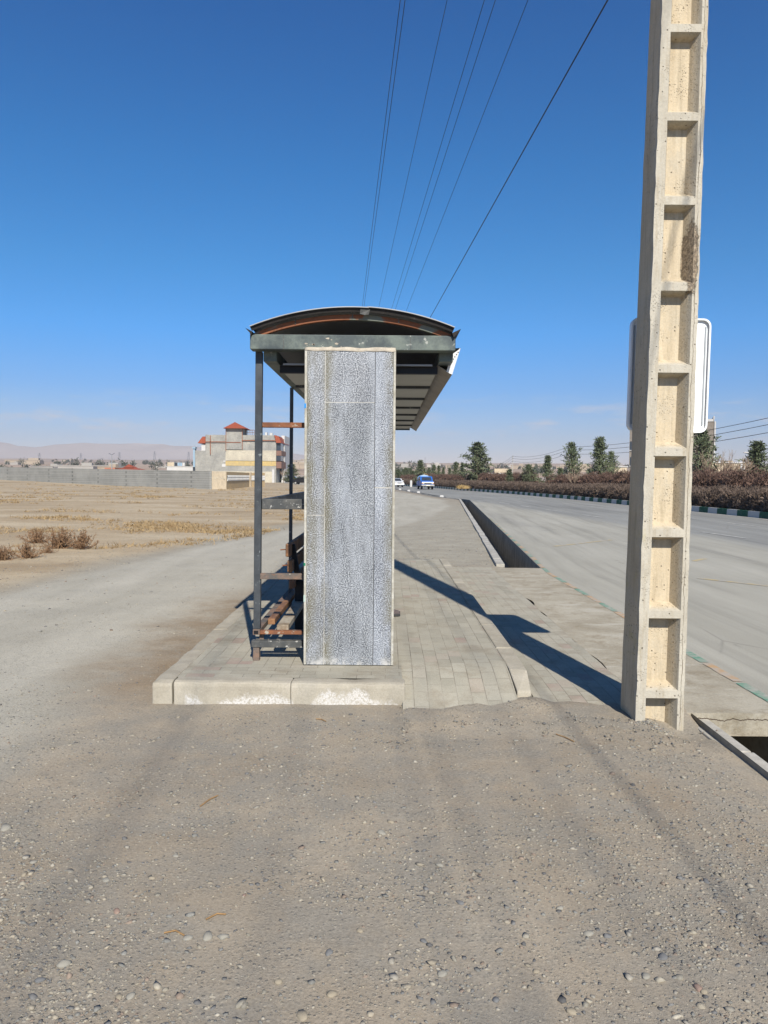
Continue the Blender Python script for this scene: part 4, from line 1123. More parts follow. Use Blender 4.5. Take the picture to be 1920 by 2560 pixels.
spots = [(755, 2540, .030, 0), (697, 2455, .020, 0), (830, 2486, .021, 0), (1657, 2393, .024, 1), (470, 2345, .022, 2), (520, 2343, .028, 2), (557, 2343, .025, 2), (270, 2040, .022, 0), (1430, 2530, .022, 0),
         (977, 2055, .022, 0), (954, 2084, .028, 2), (823, 2384, .02, 1), (292, 2278, .02, 3), (326, 2488, .02, 2), (296, 2490, .018, 0), (160, 2410, .028, 2), (1520, 2340, .02, 1), (1470, 2335, .022, 2), (1240, 2500, .018, 1),
         (1105, 2435, .022, 2), (1615, 2440, .022, 2), (1745, 2470, .022, 3), (1760, 2480, .018, 0), (1060, 2355, .017, 1), (60, 2190, .02, 0), (85, 2160, .022, 2), (15, 2075, .038, 2), (1195, 2008, .016, 2), (1530, 1985, .02, 0), (100, 2450, .02, 1),
         (380, 2195, .018, 0), (265, 2200, .022, 2), (900, 2330, .017, 0), (1400, 2270, .02, 2), (1765, 2200, .02, 1), (1100, 2165, .02, 2), (610, 2240, .014, 3), (1290, 1850, .02, 2), (700, 2100, .014, 1), (440, 2140, .016, 2), (690, 1870, .02, 2), (1150, 2260, .02, 1), (1850, 2290, .02, 2), (1340, 2430, .016, 0)]
used = set()
for i, (px, py, r_, q) in enumerate(spots):
    p = at_z(px, py); pr_ = protos[q][i % 3]
    if pr_.name in used: o = pr_.copy(); C.objects.link(o)
    else: o = pr_
    used.add(pr_.name)
    r_ *= .8; p.z = gz(p.x, p.y)+r_*.06
    o.location = p; o.scale = (r_, r_, r_*rnd.uniform(.8, 1.1)); o.rotation_euler = (rnd.uniform(-.15, .15), rnd.uniform(-.15, .15), rnd.uniform(0, 6.28))
    tag(o, kinds[q][1], 'pebble', GRP[q])
for q in range(4):
    for o in protos[q]:
        if o.name not in used: bpy.data.objects.remove(o)
M_twig = plain('dry_twig', (.28, .17, .075), .85, .2, 30)
tw = [((515, 2303), (565, 2290), 'curved thin straw twig on the dirt at lower left of the picture'), ((1390, 1838), (1435, 1855), 'short brown twig lying on dirt in front of the lower pavement'), ((500, 2018), (545, 1992), 'straight straw twig on dirt left of the foreground middle'), ((790, 1800), (815, 1806), 'dark dry twig with leaves on dirt below the platform kerb'), ((410, 2335), (460, 2342), 'bent brown twig on dirt among stones at lower left')]
for (a, b, lab) in tw:
    p, q = at_z(*a), at_z(*b); mid = (p+q)/2+Vector((0, .02, .006))
    pts = [p+(mid-p)*t*2 if t < .5 else mid+(q-mid)*(t-.5)*2 for t in np.linspace(0, 1, 7)]
    pts = [Vector((v_.x, v_.y, gz(v_.x, v_.y)+.006)) for v_ in pts]
    mb = MB(); mb.tube(pts, .0032, 5); tag(mb.build('twig', M_twig), lab, 'twig')
# ------------------------------------------------------------------ far things, each built at its own distance
def pb(mb, x0, y0, x1, y1, Y, dep, m=0, zmin=None):
    """box whose front face covers the given rectangle of the view at distance Y"""
    a = at_d(x0, y1, Y); b = at_d(x1, y0, Y); cx0, cx1 = min(a.x, b.x), max(a.x, b.x)
    mb.box(cx0, cx1, Y, Y+dep, a.z if zmin is None else zmin, b.z, m)
    return cx0, cx1
def Q(x, y, s=5.184, ox=440, oy=1000): return ox+x/s, oy+y/s
def qb(mb, x0, y0, x1, y1, Y, dep, m=0, zmin=None, **k):
    a = Q(x0, y0, **k); b = Q(x1, y1, **k); return pb(mb, a[0], a[1], b[0], b[1], Y, dep, m, zmin)
M_blk = None
def block_mat(name, a, b, bw=.4, bh=.2, joint=(.14, .14, .13), vert=True):
    n = N(name, .92, .15)
    s = n.sep(); cmb = n.n('ShaderNodeCombineXYZ'); n.set(cmb.inputs[0], n.m('ADD', s[0], s[1])); n.set(cmb.inputs[1], s[2])
    br = n.n('ShaderNodeTexBrick'); n.set(br.inputs['Vector'], cmb.outputs[0]); br.inputs['Scale'].default_value = 1
    br.inputs['Brick Width'].default_value = bw; br.inputs['Row Height'].default_value = bh; br.inputs['Mortar Size'].default_value = .016
    br.inputs['Color1'].default_value = (*a, 1); br.inputs['Color2'].default_value = (*b, 1); br.inputs['Mortar'].default_value = (*joint, 1)
    c = n.mix(n.ramp(n.noise(.5, 6, .65), [(.4, 0), (.65, .5)]), br.outputs[0], tuple(v*1.25 for v in b))
    return n.out(c)
M_blockw = block_mat('grey_block_wall', (.25, .25, .23), (.30, .295, .27), 1.3, .25)
M_rend = patchy('rough_grey_render', (.33, .32, .285), (.25, .245, .225), .35, .42, .6, .9, third=(.40, .37, .31))
M_cream = patchy('cream_render', (.50, .455, .355), (.42, .38, .30), .5, .42, .62, .9)
M_yelw = patchy('yellow_render', (.52, .38, .15), (.44, .34, .17), .6, .42, .62, .9)
M_ochre = patchy('ochre_wall', (.50, .36, .19), (.44, .34, .20), .5, .42, .62, .9)
M_tile = plain('red_roof_tile', (.30, .07, .032), .7, .15, 3); M_whitew = plain('white_wall', (.52, .51, .49), .8, .08, .6)
M_glass = plain('dark_window', (.035, .045, .06), .15, .2, 2, spec=.5); M_brownb = plain('brown_band', (.21, .12, .09), .8, .1, 2); M_duct = plain('blue_steel_duct', (.27, .38, .47), .5, .1, 1)
M_beige = patchy('beige_plaster', (.55, .46, .33), (.47, .39, .28), .3, .42, .6, .9); M_iron = plain('rust_line', (.22, .08, .04), .8, .1, 4)
# --- the half-rendered apartment block
BY = 178
o0 = at_d(560, 1210, BY); AB = Vector((o0.x, BY, 0))
ab = tag(empty('apartment_block', AB), 'three storey grey rendered block with red tiled stair tower and yellow band', 'building')
def part(name, m, fn, parent=ab, org=AB, **k):
    mb = MB(); fn(mb); return mb.build(name, m, parent, org, **k)
wall = part('wall', M_rend, lambda mb: (qb(mb, 383, 458, 1298, 1010, BY, 17, zmin=-.3), qb(mb, 250, 656, 382, 1010, BY, 15, zmin=-.3)))
part('cream_band', M_cream, lambda mb: (qb(mb, 642, 655, 1297, 790, BY-.05, .049), qb(mb, 252, 928, 1250, 955, BY-.06, .059)))
part('yellow_band', M_yelw, lambda mb: qb(mb, 642, 791, 1297, 850, BY-.05, .049))
part('stair_tower', M_rend, lambda mb: qb(mb, 645, 368, 860, 640, BY-.25, 6.0))
def roof(mb):
    a = at_d(*Q(610, 366), BY-1.0); b = at_d(*Q(908, 366), BY-1.0); t = at_d(*Q(762, 285), BY+2.5)
    P = [(a.x, BY-1.2, a.z), (b.x, BY-1.2, a.z), (b.x, BY+6.6, a.z), (a.x, BY+6.6, a.z)]
    mb.add(P+[(t.x, BY+2.7, t.z)], [(0, 1, 4), (1, 2, 4), (2, 3, 4), (3, 0, 4), (3, 2, 1, 0)])
part('tower_roof', M_tile, roof)
def lroof(mb):
    a = at_d(*Q(283, 560), BY); b = at_d(*Q(384, 560), BY); t = at_d(*Q(348, 474), BY); t2 = at_d(*Q(384, 474), BY)
    mb.prism([(a.x, BY-.3, a.z), (b.x, BY-.3, a.z), (t2.x, BY-.3, t2.z), (t.x, BY-.3, t.z)], (0, 14, 0))
part('side_roof', M_tile, lroof)
def rroof(mb):
    a = at_d(*Q(1300, 556), BY); b = at_d(*Q(1366, 556), BY); t = at_d(*Q(1276, 455), BY); t2 = at_d(*Q(1332, 470), BY)
    mb.prism([(a.x, BY-.3, a.z), (b.x, BY-.3, a.z), (t2.x, BY-.3, t2.z), (t.x, BY-.3, t.z)], (0, 15, 0))
part('side_roof', M_tile, rroof)
part('white_panel', M_whitew, lambda mb: qb(mb, 330, 575, 381, 656, BY+.2, 8))
part('balcony_wing', M_whitew, lambda mb: qb(mb, 1366, 462, 1408, 1070, BY+6, 9, zmin=-.3))
for (za, zb) in ((556, 655), (722, 790)):
    part('window', M_glass, lambda mb: qb(mb, 1304, za, 1358, zb, BY+.4, 6))
for (za, zb) in ((657, 720), (800, 885)):
    part('balcony_front', M_brownb, lambda mb: qb(mb, 1300, za, 1366, zb, BY+.3, 8))
for za in (505, 645, 790):
    part('balcony_front', M_brownb, lambda mb: qb(mb, 1367, za, 1400, za+60, BY+5.8, .19))
part('ground_floor', M_cream, lambda mb: qb(mb, 1150, 950, 1250, 1085, BY-.4, 4, zmin=-.3))
part('door_frame', M_whitew, lambda mb: qb(mb, 1245, 900, 1275, 1085, BY-.5, 1.5, zmin=-.3))
for (x0, y0, x1, y1) in ((440, 460, 450, 705), (643, 368, 650, 660), (854, 368, 862, 640), (383, 538, 645, 546), (862, 520, 1298, 528), (648, 545, 840, 553)):
    part('rust_stain_line', M_iron, lambda mb: qb(mb, x0, y0, x1, y1, BY-.33, .05))
def railing(mb):
    for x_ in np.linspace(872, 1012, 6): qb(mb, x_, 388, x_+5, 455, BY+3, .06)
    qb(mb, 872, 386, 1014, 392, BY+3, .06); qb(mb, 872, 418, 1014, 422, BY+3, .05)
part('roof_railing', M_brownb, railing)
part('roof_tank', M_whitew, lambda mb: qb(mb, 1155, 420, 1180, 458, BY+5, 1.2)); part('roof_tank', M_whitew, lambda mb: qb(mb, 1215, 426, 1250, 458, BY+7, 1.2))
part('wall_sign', M_whitew, lambda mb: (qb(mb, 595, 830, 642, 866, BY-.08, .07), qb(mb, 612, 785, 642, 800, BY-.08, .07)))
part('duct', M_duct, lambda mb: (qb(mb, 222, 612, 246, 868, BY+1, 1.2), qb(mb, 208, 608, 250, 630, BY+.8, 1.5)))
part('lower_shed', M_glass, lambda mb: qb(mb, 218, 868, 249, 960, BY+1, 3, zmin=-.3))
# --- block wall across the field, then the plastered stretch with lattice that runs back to the block
w0, w1, w2 = at_z(530, 1225, 0), Vector((-62, 121, .6)), Vector((-96, 140, .7))
def wall_run(name, p, q, h0, h1, th, m, label, cat='wall', bz=-.6):
    o = MB(); d = (q-p); d.z = 0; nrm = Vector((-d.y, d.x, 0)).normalized()*th
    k = max(2, int(d.length/3)); vs = []; fs = []
    for i in range(k+1):
        t = i/k; a = p.lerp(q, t); h = h0+(h1-h0)*t+.04*mnoise.noise((a.x*.4, a.y*.4, 0))
        base = p.z+(q.z-p.z)*t
        vs += [(a.x, a.y, bz), (a.x, a.y, base+h), (a.x+nrm.x, a.y+nrm.y, base+h), (a.x+nrm.x, a.y+nrm.y, bz)]
    for i in range(k):
        for j in range(4): fs.append((i*4+j, i*4+(j+1) % 4, i*4+4+(j+1) % 4, i*4+4+j))
    fs += [(0, 3, 2, 1), (k*4, k*4+1, k*4+2, k*4+3)]
    o.add(vs, fs); ob = o.build(name, m); tag(ob, label, cat); return ob
pw = Vector((w0.x-.02, w0.y, 0))
wall_run('block_wall', pw, w1, 2.05, 2.05, .3, M_blockw, 'long grey concrete block boundary wall crossing the dry field'); 
wall_run('block_wall', w1+Vector((-.2, 0, 0)), w2, 2.05, 2.0, .3, M_blockw, 'far left end of the grey block wall, weathered and slightly lower')
p1 = at_d(566, 1226, w0.y+1.5); p1.z = 0
GWB = Vector((w0.x, w0.y, 0))
gw = tag(empty('garden_wall', GWB), 'ochre plastered garden wall with a white lattice band and scratched plaster end panel', 'wall')
def seg(mb, a, b, z0, z1, th, off=0):
    d = Vector((b.x-a.x, b.y-a.y, 0)).normalized(); nn = Vector((d.y, -d.x, 0))
    if nn.x*a.x+nn.y*a.y > 0: nn = -nn
    A, B = a+nn*off, b+nn*off
    mb.prism([(A.x, A.y, z0), (B.x, B.y, z0), (B.x, B.y, z1), (A.x, A.y, z1)], -nn*th)
p2 = Vector((at_d(624, 1200, 103).x, 103, 0)); p3 = Vector((at_d(627, 1200, 103.5).x, 103.5, 0)); p4 = Vector((at_d(662, 1200, 107).x, 107, 0))
mb = MB(); seg(mb, Vector((w0.x+.02, w0.y, 0)), p1, -.5, 2.02, .3); ep = mb.build('end_panel', M_beige, gw, GWB)
mb = MB()
d_ = (p1-Vector((w0.x, w0.y, 0)))
def graf(pts): # faint pale brush marks
    P_ = [Vector((w0.x, w0.y, 0))+d_*u+Vector((0, 0, z))+Vector((0, -.02, 0)) for u, z in pts]; mb.tube(P_, .03, 4)
for q in range(5):
    u0 = .12+.16*q; graf([(u0, 1.5-.1*(q % 2)), (u0+.05, 1.2), (u0+.12, 1.15+.2*(q % 2)), (u0+.13, 1.45)])
mb.build('brush_marks', M_cream, ep, GWB)
for (a, b) in ((p1, p2), (p3, p4)):
    mb = MB(); seg(mb, a, b, -.5, 2.0, .3); o = mb.build('ochre_panel', M_ochre, gw, GWB)
    mb = MB(); seg(mb, a.lerp(b, .03), a.lerp(b, .97), .95, 1.62, .02, .03); mb.build('band_backing', plain('band_blue_grey', (.30, .36, .40), .8), o, GWB)
    mb = MB(); k = 26
    for i in range(k):
        for s in (0, 1):
            u, v_ = a.lerp(b, .03+.94*(i+s)/k), a.lerp(b, .03+.94*(i+1-s)/k)
            mb.bar((u.x+.04, u.y-.05, .97), (v_.x+.04, v_.y-.05, 1.60), .10, .06, (0, 1, 0))
    mb.build('lattice', M_whitew, o, GWB)
mb = MB(); seg(mb, p2, p3, -.5, 2.05, .4, .1); mb.build('pillar', M_beige, gw, GWB)

# --- low buildings behind the wall on the left
def house(name, rect, Y, dep, m, label, extra=None, cat='house', zmin=-.5, parapet=True):
    a = at_d(rect[0], rect[3], Y); b = at_d(rect[2], rect[1], Y); org = Vector(((a.x+b.x)/2, Y, max(zmin, 0)))
    if extra is None and not parapet:
        mb = MB(); mb.box(a.x, b.x, Y, Y+dep, zmin, b.z); o = mb.build(name, m, None, org)
    else:
        o = empty(name, org)
        mb = MB(); mb.box(a.x, b.x, Y, Y+dep, zmin, b.z); mb.build('wall', m, o, org)
        if parapet:
            mb = MB(); mb.box(a.x-.1, b.x+.1, Y-.1, Y+.15, b.z, b.z+.12); mb.build('parapet', M_whitew, o, org)
        for nm, mm, fn in (extra or []):
            mb = MB(); fn(mb); mb.build(nm, mm, o, org)
    return tag(o, label, cat)
S4 = dict(s=2.127, ox=0, oy=1020)
def q4(x, y): return x/2.127, 1020+y/2.127
def rect4(x0, y0, x1, y1): return (*q4(x0, y0), *q4(x1, y1))
house('white_house', rect4(887, 313, 1026, 342), 192, 9, M_whitew, 'low white building with rooftop laundry, left of the grey apartment block',
      [('roof_shed', M_beige, lambda mb: qb(mb, 890, 289, 925, 313, 196, 4, **S4))])
lw = at_d(*q4(955, 312), 193)
for k, (xa, xb_, m_) in enumerate(((928, 942, M_glass), (944, 956, M_duct), (958, 968, M_duct), (970, 982, M_whitew))):
    mb = MB(); qb(mb, xa, 291, xb_, 308, 193, .03, **S4)
    tag(mb.build('hanging_cloth', m_), ['dark cloth hanging on the white building roof', 'light blue cloth hanging next to the dark one on the roof', 'second blue cloth hanging on the roof', 'white cloth at the right end of the rooftop line'][k], 'laundry', 'laundry on the roof of the white building')
mb = MB()
for x_ in (926, 984): qb(mb, x_, 288, x_+1.5, 313, 193, .05, **S4)
qb(mb, 926, 290, 985, 291, 193.02, .03, **S4)
tag(mb.build('washing_line', M_steelg), 'thin washing line frame on the white building roof', 'washing line')
def hut(mb):
    a, b, t, t2 = at_d(*q4(615, 332), 230), at_d(*q4(755, 332), 230), at_d(*q4(655, 317), 233), at_d(*q4(722, 317), 233)
    mb.add([(a.x, 228, a.z), (b.x, 228, a.z), (b.x, 240, a.z), (a.x, 240, a.z), (t.x, 233, t.z), (t2.x, 233, t.z)], [(0, 1, 5, 4), (1, 2, 5), (2, 3, 4, 5), (3, 0, 4), (3, 2, 1, 0)])
    c = at_d(*q4(660, 317), 233); d = at_d(*q4(712, 317), 233); e_ = at_d(*q4(686, 298), 235)
    mb.add([(c.x, 232, c.z), (d.x, 232, c.z), (d.x, 237, c.z), (c.x, 237, c.z), (e_.x, 235, e_.z)], [(0, 1, 4), (1, 2, 4), (2, 3, 4), (3, 0, 4)])
house('tiled_house', rect4(630, 331, 742, 350), 231, 8, M_beige, 'low house with two-tier red tiled roof behind the block wall', [('roof', M_tile, hut)], parapet=False)
house('brick_shed', rect4(556, 318, 612, 350), 236, 8, plain('red_brick_shed', (.40, .16, .10), .9, .12, .5), 'small reddish shed beside the two-tier tiled house', parapet=False, extra=[('door', M_glass, lambda mb: qb(mb, 575, 326, 585, 350, 235.9, .09, **S4))])
mb = MB()
# lamp post over the wall
lp = at_d(*q4(595, 330), 205); lt = at_d(*q4(594, 247), 205); L0 = Vector((lp.x, 205, 0))
lo = tag(empty('street_lamp', L0), 'thin grey double-headed lamp post rising behind the block wall', 'lamp post')
mb = MB(); mb.tube([(lp.x, 205, -.5), (lt.x, 205, lt.z)], [.16, .10], 6); mb.build('pole', M_steelg, lo, L0)
for s in (-1, 1):
    mb = MB(); mb.bar((lt.x, 205, lt.z-.1), (lt.x+s*.8, 205, lt.z+.35), .14, .08); mb.build('lamp_head', M_glass, lo, L0)
# pylons far away on the plain
M_pyl = plain('pylon_steel', (.16, .16, .17), .6)
def pylon():
    o = empty('power_pylon', (0, 0, 0)); mb = MB(); H_ = 30
    for sx_ in (-1, 1):
        for sy_ in (-1, 1): mb.bar((sx_*3, sy_*3, 0), (sx_*.6, sy_*.6, H_), .45, .45)
    for k in range(6):
        z0, z1 = k*5, k*5+5; r0, r1 = 3-2.4*z0/H_, 3-2.4*z1/H_
        mb.bar((-r0, -r0, z0), (r1, -r1, z1), .3, .3); mb.bar((r0, -r0, z0), (-r1, -r1, z1), .3, .3)
    mb.build('lattice_tower', M_pyl, o)
    mb = MB()
    for z_, w_ in ((20, 6), (24.5, 5), (29, 4)): mb.bar((-w_, 0, z_), (w_, 0, z_), .5, .6)
    mb.build('crossarms', M_pyl, o); return o
py0 = pylon()
LBP = ['leftmost of the hazy pylons on the plain beyond the block wall', 'hazy pylon on the plain, second from the left', 'hazy pylon on the plain just right of the lamp post', 'hazy pylon on the plain above the white building', 'hazy pylon nearest the grey apartment block']
for i, (x_, yt, yb) in enumerate(((210, 238, 266), (430, 240, 266), (635, 234, 266), (822, 230, 262), (1003, 232, 264))):
    o = py0 if i == 0 else copy_tree(py0)
    b = at_d(*q4(x_, yb), 2050); t = at_d(*q4(x_, yt), 2050)
    o.location = (b.x, 2050, pz(b.x, 2050)-.5); s_ = (t.z-pz(b.x, 2050))/30; o.scale = (1, 1, max(.3, s_))
    tag(o, LBP[i], 'pylon', 'pylons on the hazy plain')
pm = copy_tree(py0); b = at_d(*(960+568/5.53, 1080+400/5.53), 1700); t = at_d(*(960+568/5.53, 1080+345/5.53), 1700)
pm.location = (b.x, 1700, pz(b.x, 1700)); pm.scale = (.25, .25, (t.z-pz(b.x, 1700))/30); tag(pm, 'thin hazy mast above the plain right of the granite pillar', 'mast', 'pylons on the hazy plain')

# --- right side: building behind the pole, yellow house, far utility poles
HB = 112
hx = at_d(1675, 1200, HB); ORG = Vector((hx.x, HB, 0))
rb = tag(empty('apartment_block', ORG, -.356), 'tall narrow brown-grey apartment block standing behind the near concrete pole', 'building')
M_brn = patchy('brown_grey_render', (.235, .205, .17), (.19, .165, .14), .4, .42, .6, .9)
mb = MB(); pb(mb, 1569, 1056, 1783, 1240, HB, 14, zmin=-.3); mb.build('wall', M_brn, rb, ORG)
mb = MB(); pb(mb, 1765, 1050, 1784, 1056, HB-.1, 6); pb(mb, 1782, 1043, 1785, 1056, HB-.1, 6); mb.build('parapet', M_whitew, rb, ORG)
mb = MB(); pb(mb, 1783.3, 1056, 1785, 1240, HB-.1, 14, zmin=-.3); mb.build('white_edge', M_whitew, rb, ORG)
for yy_ in (1102, 1142, 1180):
    for xx in (1573, 1600, 1640, 1690, 1735):
        if xx > 1720: continue
        mb = MB(); pb(mb, xx, yy_, xx+11, yy_+22, HB-.03, .029); wn_ = mb.build('window', M_glass, rb, ORG)
        mb = MB(); pb(mb, xx-1, yy_+22, xx+12, yy_+23.5, HB-.15, .14); mb.build('sill', M_whitew, wn_, ORG)
yh = house('yellow_house', (1778, 1158, 1866, 1215), 92, 10, M_yelw if False else M_beige, 'low sunlit yellow-beige house behind the hedge at the right edge', [('white_gable', M_whitew, lambda mb: pb(mb, 1851, 1160, 1862, 1200, 91.9, .09)), ('roof_knob', M_beige, lambda mb: pb(mb, 1820, 1152, 1832, 1158, 94, 2))])
house('beige_shed', (1535, 1168, 1568, 1200), 104, 6, M_beige, 'low beige shed left of the near concrete pole, behind the hedge', parapet=True)
house('yellow_house', (1222, 1184, 1265, 1225), 165, 12, M_beige, 'sandy flat-roofed house seen right of the biggest pine', [('upper_room', M_beige, lambda mb: pb(mb, 1236, 1172, 1272, 1184, 170, 8))], parapet=True)
rb.scale = (.94, 1, 1)
# street lamp in front of the right-hand pine
lp = at_d(1879, 1260, 62); lt = at_d(1879, 1133, 62); L0 = Vector((lp.x, 62, 0))
lo = tag(empty('street_lamp', L0), 'street lamp with a white head leaning left at the right edge, by the pine', 'street lamp')
mb = MB(); mb.tube([(lp.x, 62, 0), (lt.x, 62, lt.z)], [.07, .05], 7); mb.build('pole', M_steelg, lo, L0)
mb = MB(); mb.tube([(lt.x, 62, lt.z-.03), (lt.x-.25, 62, lt.z+.03)], .03, 6); mb.build('arm', M_steelg, lo, L0)
mb = MB(); mb.sphere((lt.x-.45, 62, lt.z+.05), (.26, .10, .06), 10, 6); mb.build('lamp_head', M_whitew, lo, L0, smooth=True)
fp = []
M_pale = plain('pale_concrete_pole', (.45, .43, .38), .9, .08, 2)
for i, (xp, yt, Y) in enumerate(((1282, 1138.5, 262), (1421, 1114, 181), (2090, 1000, 74))):
    a = at_d(xp, yt, Y); org = Vector((a.x, Y, 0))
    o = tag(empty('utility_pole', org), ['slim pale utility pole farthest away, between the big pine and the hedge', 'slim pale utility pole behind the tall twin pines', 'pale utility pole just outside the right edge of the picture'][i], 'utility pole', 'far poles across the road')
    mb = MB(); mb.tube([(a.x, Y, 0), (a.x, Y, a.z)], [.16, .10], 6); mb.build('shaft', M_pale, o, org)
    mb = MB()
    for dz in (.25, 1.0, 1.9): mb.bar((a.x, Y-.3, a.z-dz), (a.x, Y+.3, a.z-dz), .14, .14)
    mb.build('insulator_arms', M_steelg, o, org); fp.append(a)
wl = ['highest of the far wires between pale poles right of the pine', 'middle far wire between pale poles right of the pine', 'lowest far wire between pale poles right of the pine']
for k, dz in enumerate((.25, 1.0, 1.9)):
    pts = []
    ex = fp[0]+(fp[0]-fp[1])*.9; ex.z = fp[0].z-3
    for a, b in ((ex, fp[0]), (fp[0], fp[1]), (fp[1], fp[2])):
        for q in range(13):
            if pts and q == 0: continue
            t = q/12; p = a.lerp(b, t); p.z -= dz+1.4*4*t*(1-t)*.8; pts.append(p)
    mb = MB(); mb.tube(pts, .035, 5); tag(mb.build('overhead_wire', M_wire), wl[k], 'wire', 'far wires across the road')

# ------------------------------------------------------------------ pines, bare trees, hedges, shrubs
def leaf_mat(name, a, b, rough=.8):
    n = N(name, rough, .2); c = n.ramp(n.noise(1.6, 3, .6), [(.3, a), (.7, b)])
    return n.out(c)
M_pine = leaf_mat('pine_needles', (.075, .098, .052), (.19, .21, .12)); M_bark = plain('bark', (.12, .085, .06), .95, .2, 4)
M_bare = plain('bare_twigs', (.33, .25, .18), .9, .15, 3)
def blades(nn, cen, size, rs_, up=.5, aspect=.28):
    """nn thin blades around the given centres"""
    c = np.asarray(cen)[rs_.randint(0, len(cen), nn)]
    d = rs_.randn(nn, 3); d[:, 2] += up; d /= np.linalg.norm(d, axis=1)[:, None]
    s = np.cross(d, rs_.randn(nn, 3)); s /= np.linalg.norm(s, axis=1)[:, None]
    L_ = size*(.6+.8*rs_.rand(nn, 1)); W_ = L_*aspect
    c = c[:, :3]+rs_.randn(nn, 3)*c[:, 3:4] if c.shape[1] > 3 else c
    v = np.stack([c-s*W_*.6, c+s*W_*.6, c+d*L_+s*W_*.25, c+d*L_-s*W_*.25], 1)
    return v.reshape(-1, 3)
def pine(seed, wid, dens_, shape=.85, nb=46):
    r_ = np.random.RandomState(seed); H_ = 1.0
    o = empty('pine_tree', (0, 0, 0))
    mb = MB(); lean_ = r_.randn(2)*.02
    mb.tube([(lean_[0]*t*2*math.sin(t*3), lean_[1]*t, t*H_*.93) for t in np.linspace(0, 1, 7)], [.022*(1-.88*t) for t in np.linspace(0, 1, 7)], 6)
    cen = []
    for b in range(nb):
        t = .06+.90*(b+r_.rand())/nb; az = b*2.4+r_.rand()*.9
        ln = wid*((1-t)**shape*.95+.05)*(.55+.6*r_.rand())*(1 if t > .18 else .8)
        el_ = .30+.55*t+.2*r_.randn()
        p0 = np.array([0, 0, t]); d = np.array([math.cos(az)*math.cos(el_), math.sin(az)*math.cos(el_), math.sin(el_)])
        p1 = p0+d*ln+np.array([0, 0, ln*.22])
        mid = (p0+p1)/2-np.array([0, 0, ln*.06])
        mb.tube([p0, mid, p1], [.008*(1-t)+.002, .005*(1-t)+.0015, .001], 4, cap=False)
        for q in np.linspace(.3, 1, 4):
            pc = p0*(1-q)+p1*q; cen.append((*pc, .018+.02*ln/wid*(1.1-q)))
    cen.append((0, 0, .97, .012)); cen.append((0, 0, .93, .016))
    mb.build('trunk', M_bark, o)
    v = blades(int(dens_), cen, .046, r_, .9, .24)
    np_mesh('crown', v, np.arange(len(v)), 4, M_pine, o)
    return o
P_ = [pine(1, .34, 2900), pine(2, .27, 2200), pine(3, .22, 2100, .7), pine(4, .30, 1900, .6)]
used_p = set()
def put_pine(k, cx, top, Y, wpx, label, grp='pines along the planted strip'):
    a = at_d(cx, top, Y); zb = .1
    Hh = a.z-zb
    if k in used_p: o = copy_tree(P_[k])
    else: o = P_[k]; used_p.add(k)
    wid0 = (.34, .27, .22, .30)[k]*.92
    o.location = (a.x, Y, zb); s = wpx*Y/F/wid0
    o.scale = (s, s, Hh); o.rotation_euler = (0, 0, rnd.uniform(0, 6.28))
    tag(o, label, 'pine', grp)
put_pine(0, 1194, 1109, 104, 70, 'biggest dark pine with spreading ragged crown, right of the blue truck')
small = [(245, 298, 62, 128, 1), (335, 328, 30, 150, 2), (366, 333, 26, 152, 2), (397, 345, 28, 150, 1), (440, 348, 26, 150, 2), (481, 310, 40, 130, 2), (524, 314, 34, 134, 1)]
lbl = ['broad pine directly above the blue truck', 'slender small pine, first to the right of the broad pine above the truck', 'slender small pine, second to the right of the broad pine above the truck', 'thin sparse pine, third to the right of the broad pine above the truck', 'narrow low pine midway between the truck and the biggest pine', 'taller narrow pine second to the left of the biggest pine', 'ragged pine touching the left side of the biggest pine']
for (x_, t_, w_, Y, k), l in zip(small, lbl): put_pine(k, 960+x_/2.676, 1040+t_/2.676, Y, w_/2.676*1.1, l)
big = [(840, 358, 44, 84, 2, 'small pine just left of the slim far utility pole, at the hedge end'), (968, 327, 72, 84, 3, 'low rounded pine behind the hedge, first right of the slim far pole'), (1095, 268, 68, 80, 1, 'conical pine behind the hedge, midway between low rounded pine and tall ones'),
       (1258, 183, 96, 74, 3, 'tall pine with a bare shrub at its foot, behind the hedge'), (1446, 148, 104, 72, 1, 'tallest pine of the hedge row, left of the near concrete pole'), (1522, 242, 66, 74, 3, 'short bushy pine leaning on the tallest one, left of the near pole'), (1180, 350, 40, 82, 2, 'tiny pine at left foot of the tall pine behind the hedge')]
for x_, t_, w_, Y, k, l in big: put_pine(k, 960+x_/2.676, 1040+t_/2.676, Y, w_/2.676*1.15, l)
put_pine(3, 1755, 1076, 60, 68, 'dark pine partly hidden by the right side of the near concrete pole'); put_pine(1, 1893, 1106, 58, 66, 'pine at the right edge of the picture beside the street lamp')
# row of small pines far left of the truck
i = 0
for x_ in (84, 98, 112, 128, 144, 158, 176, 192, 212, 270, 300):
    put_pine((1, 2, 3)[i % 3], 960+x_/2.676, 1040+(352+rnd.uniform(-8, 26))/2.676, 165+rnd.uniform(-10, 15), 22/2.676*1.5, 'small dusty pine in the dense far row between pillar and blue truck', 'far row of small pines'); i += 1
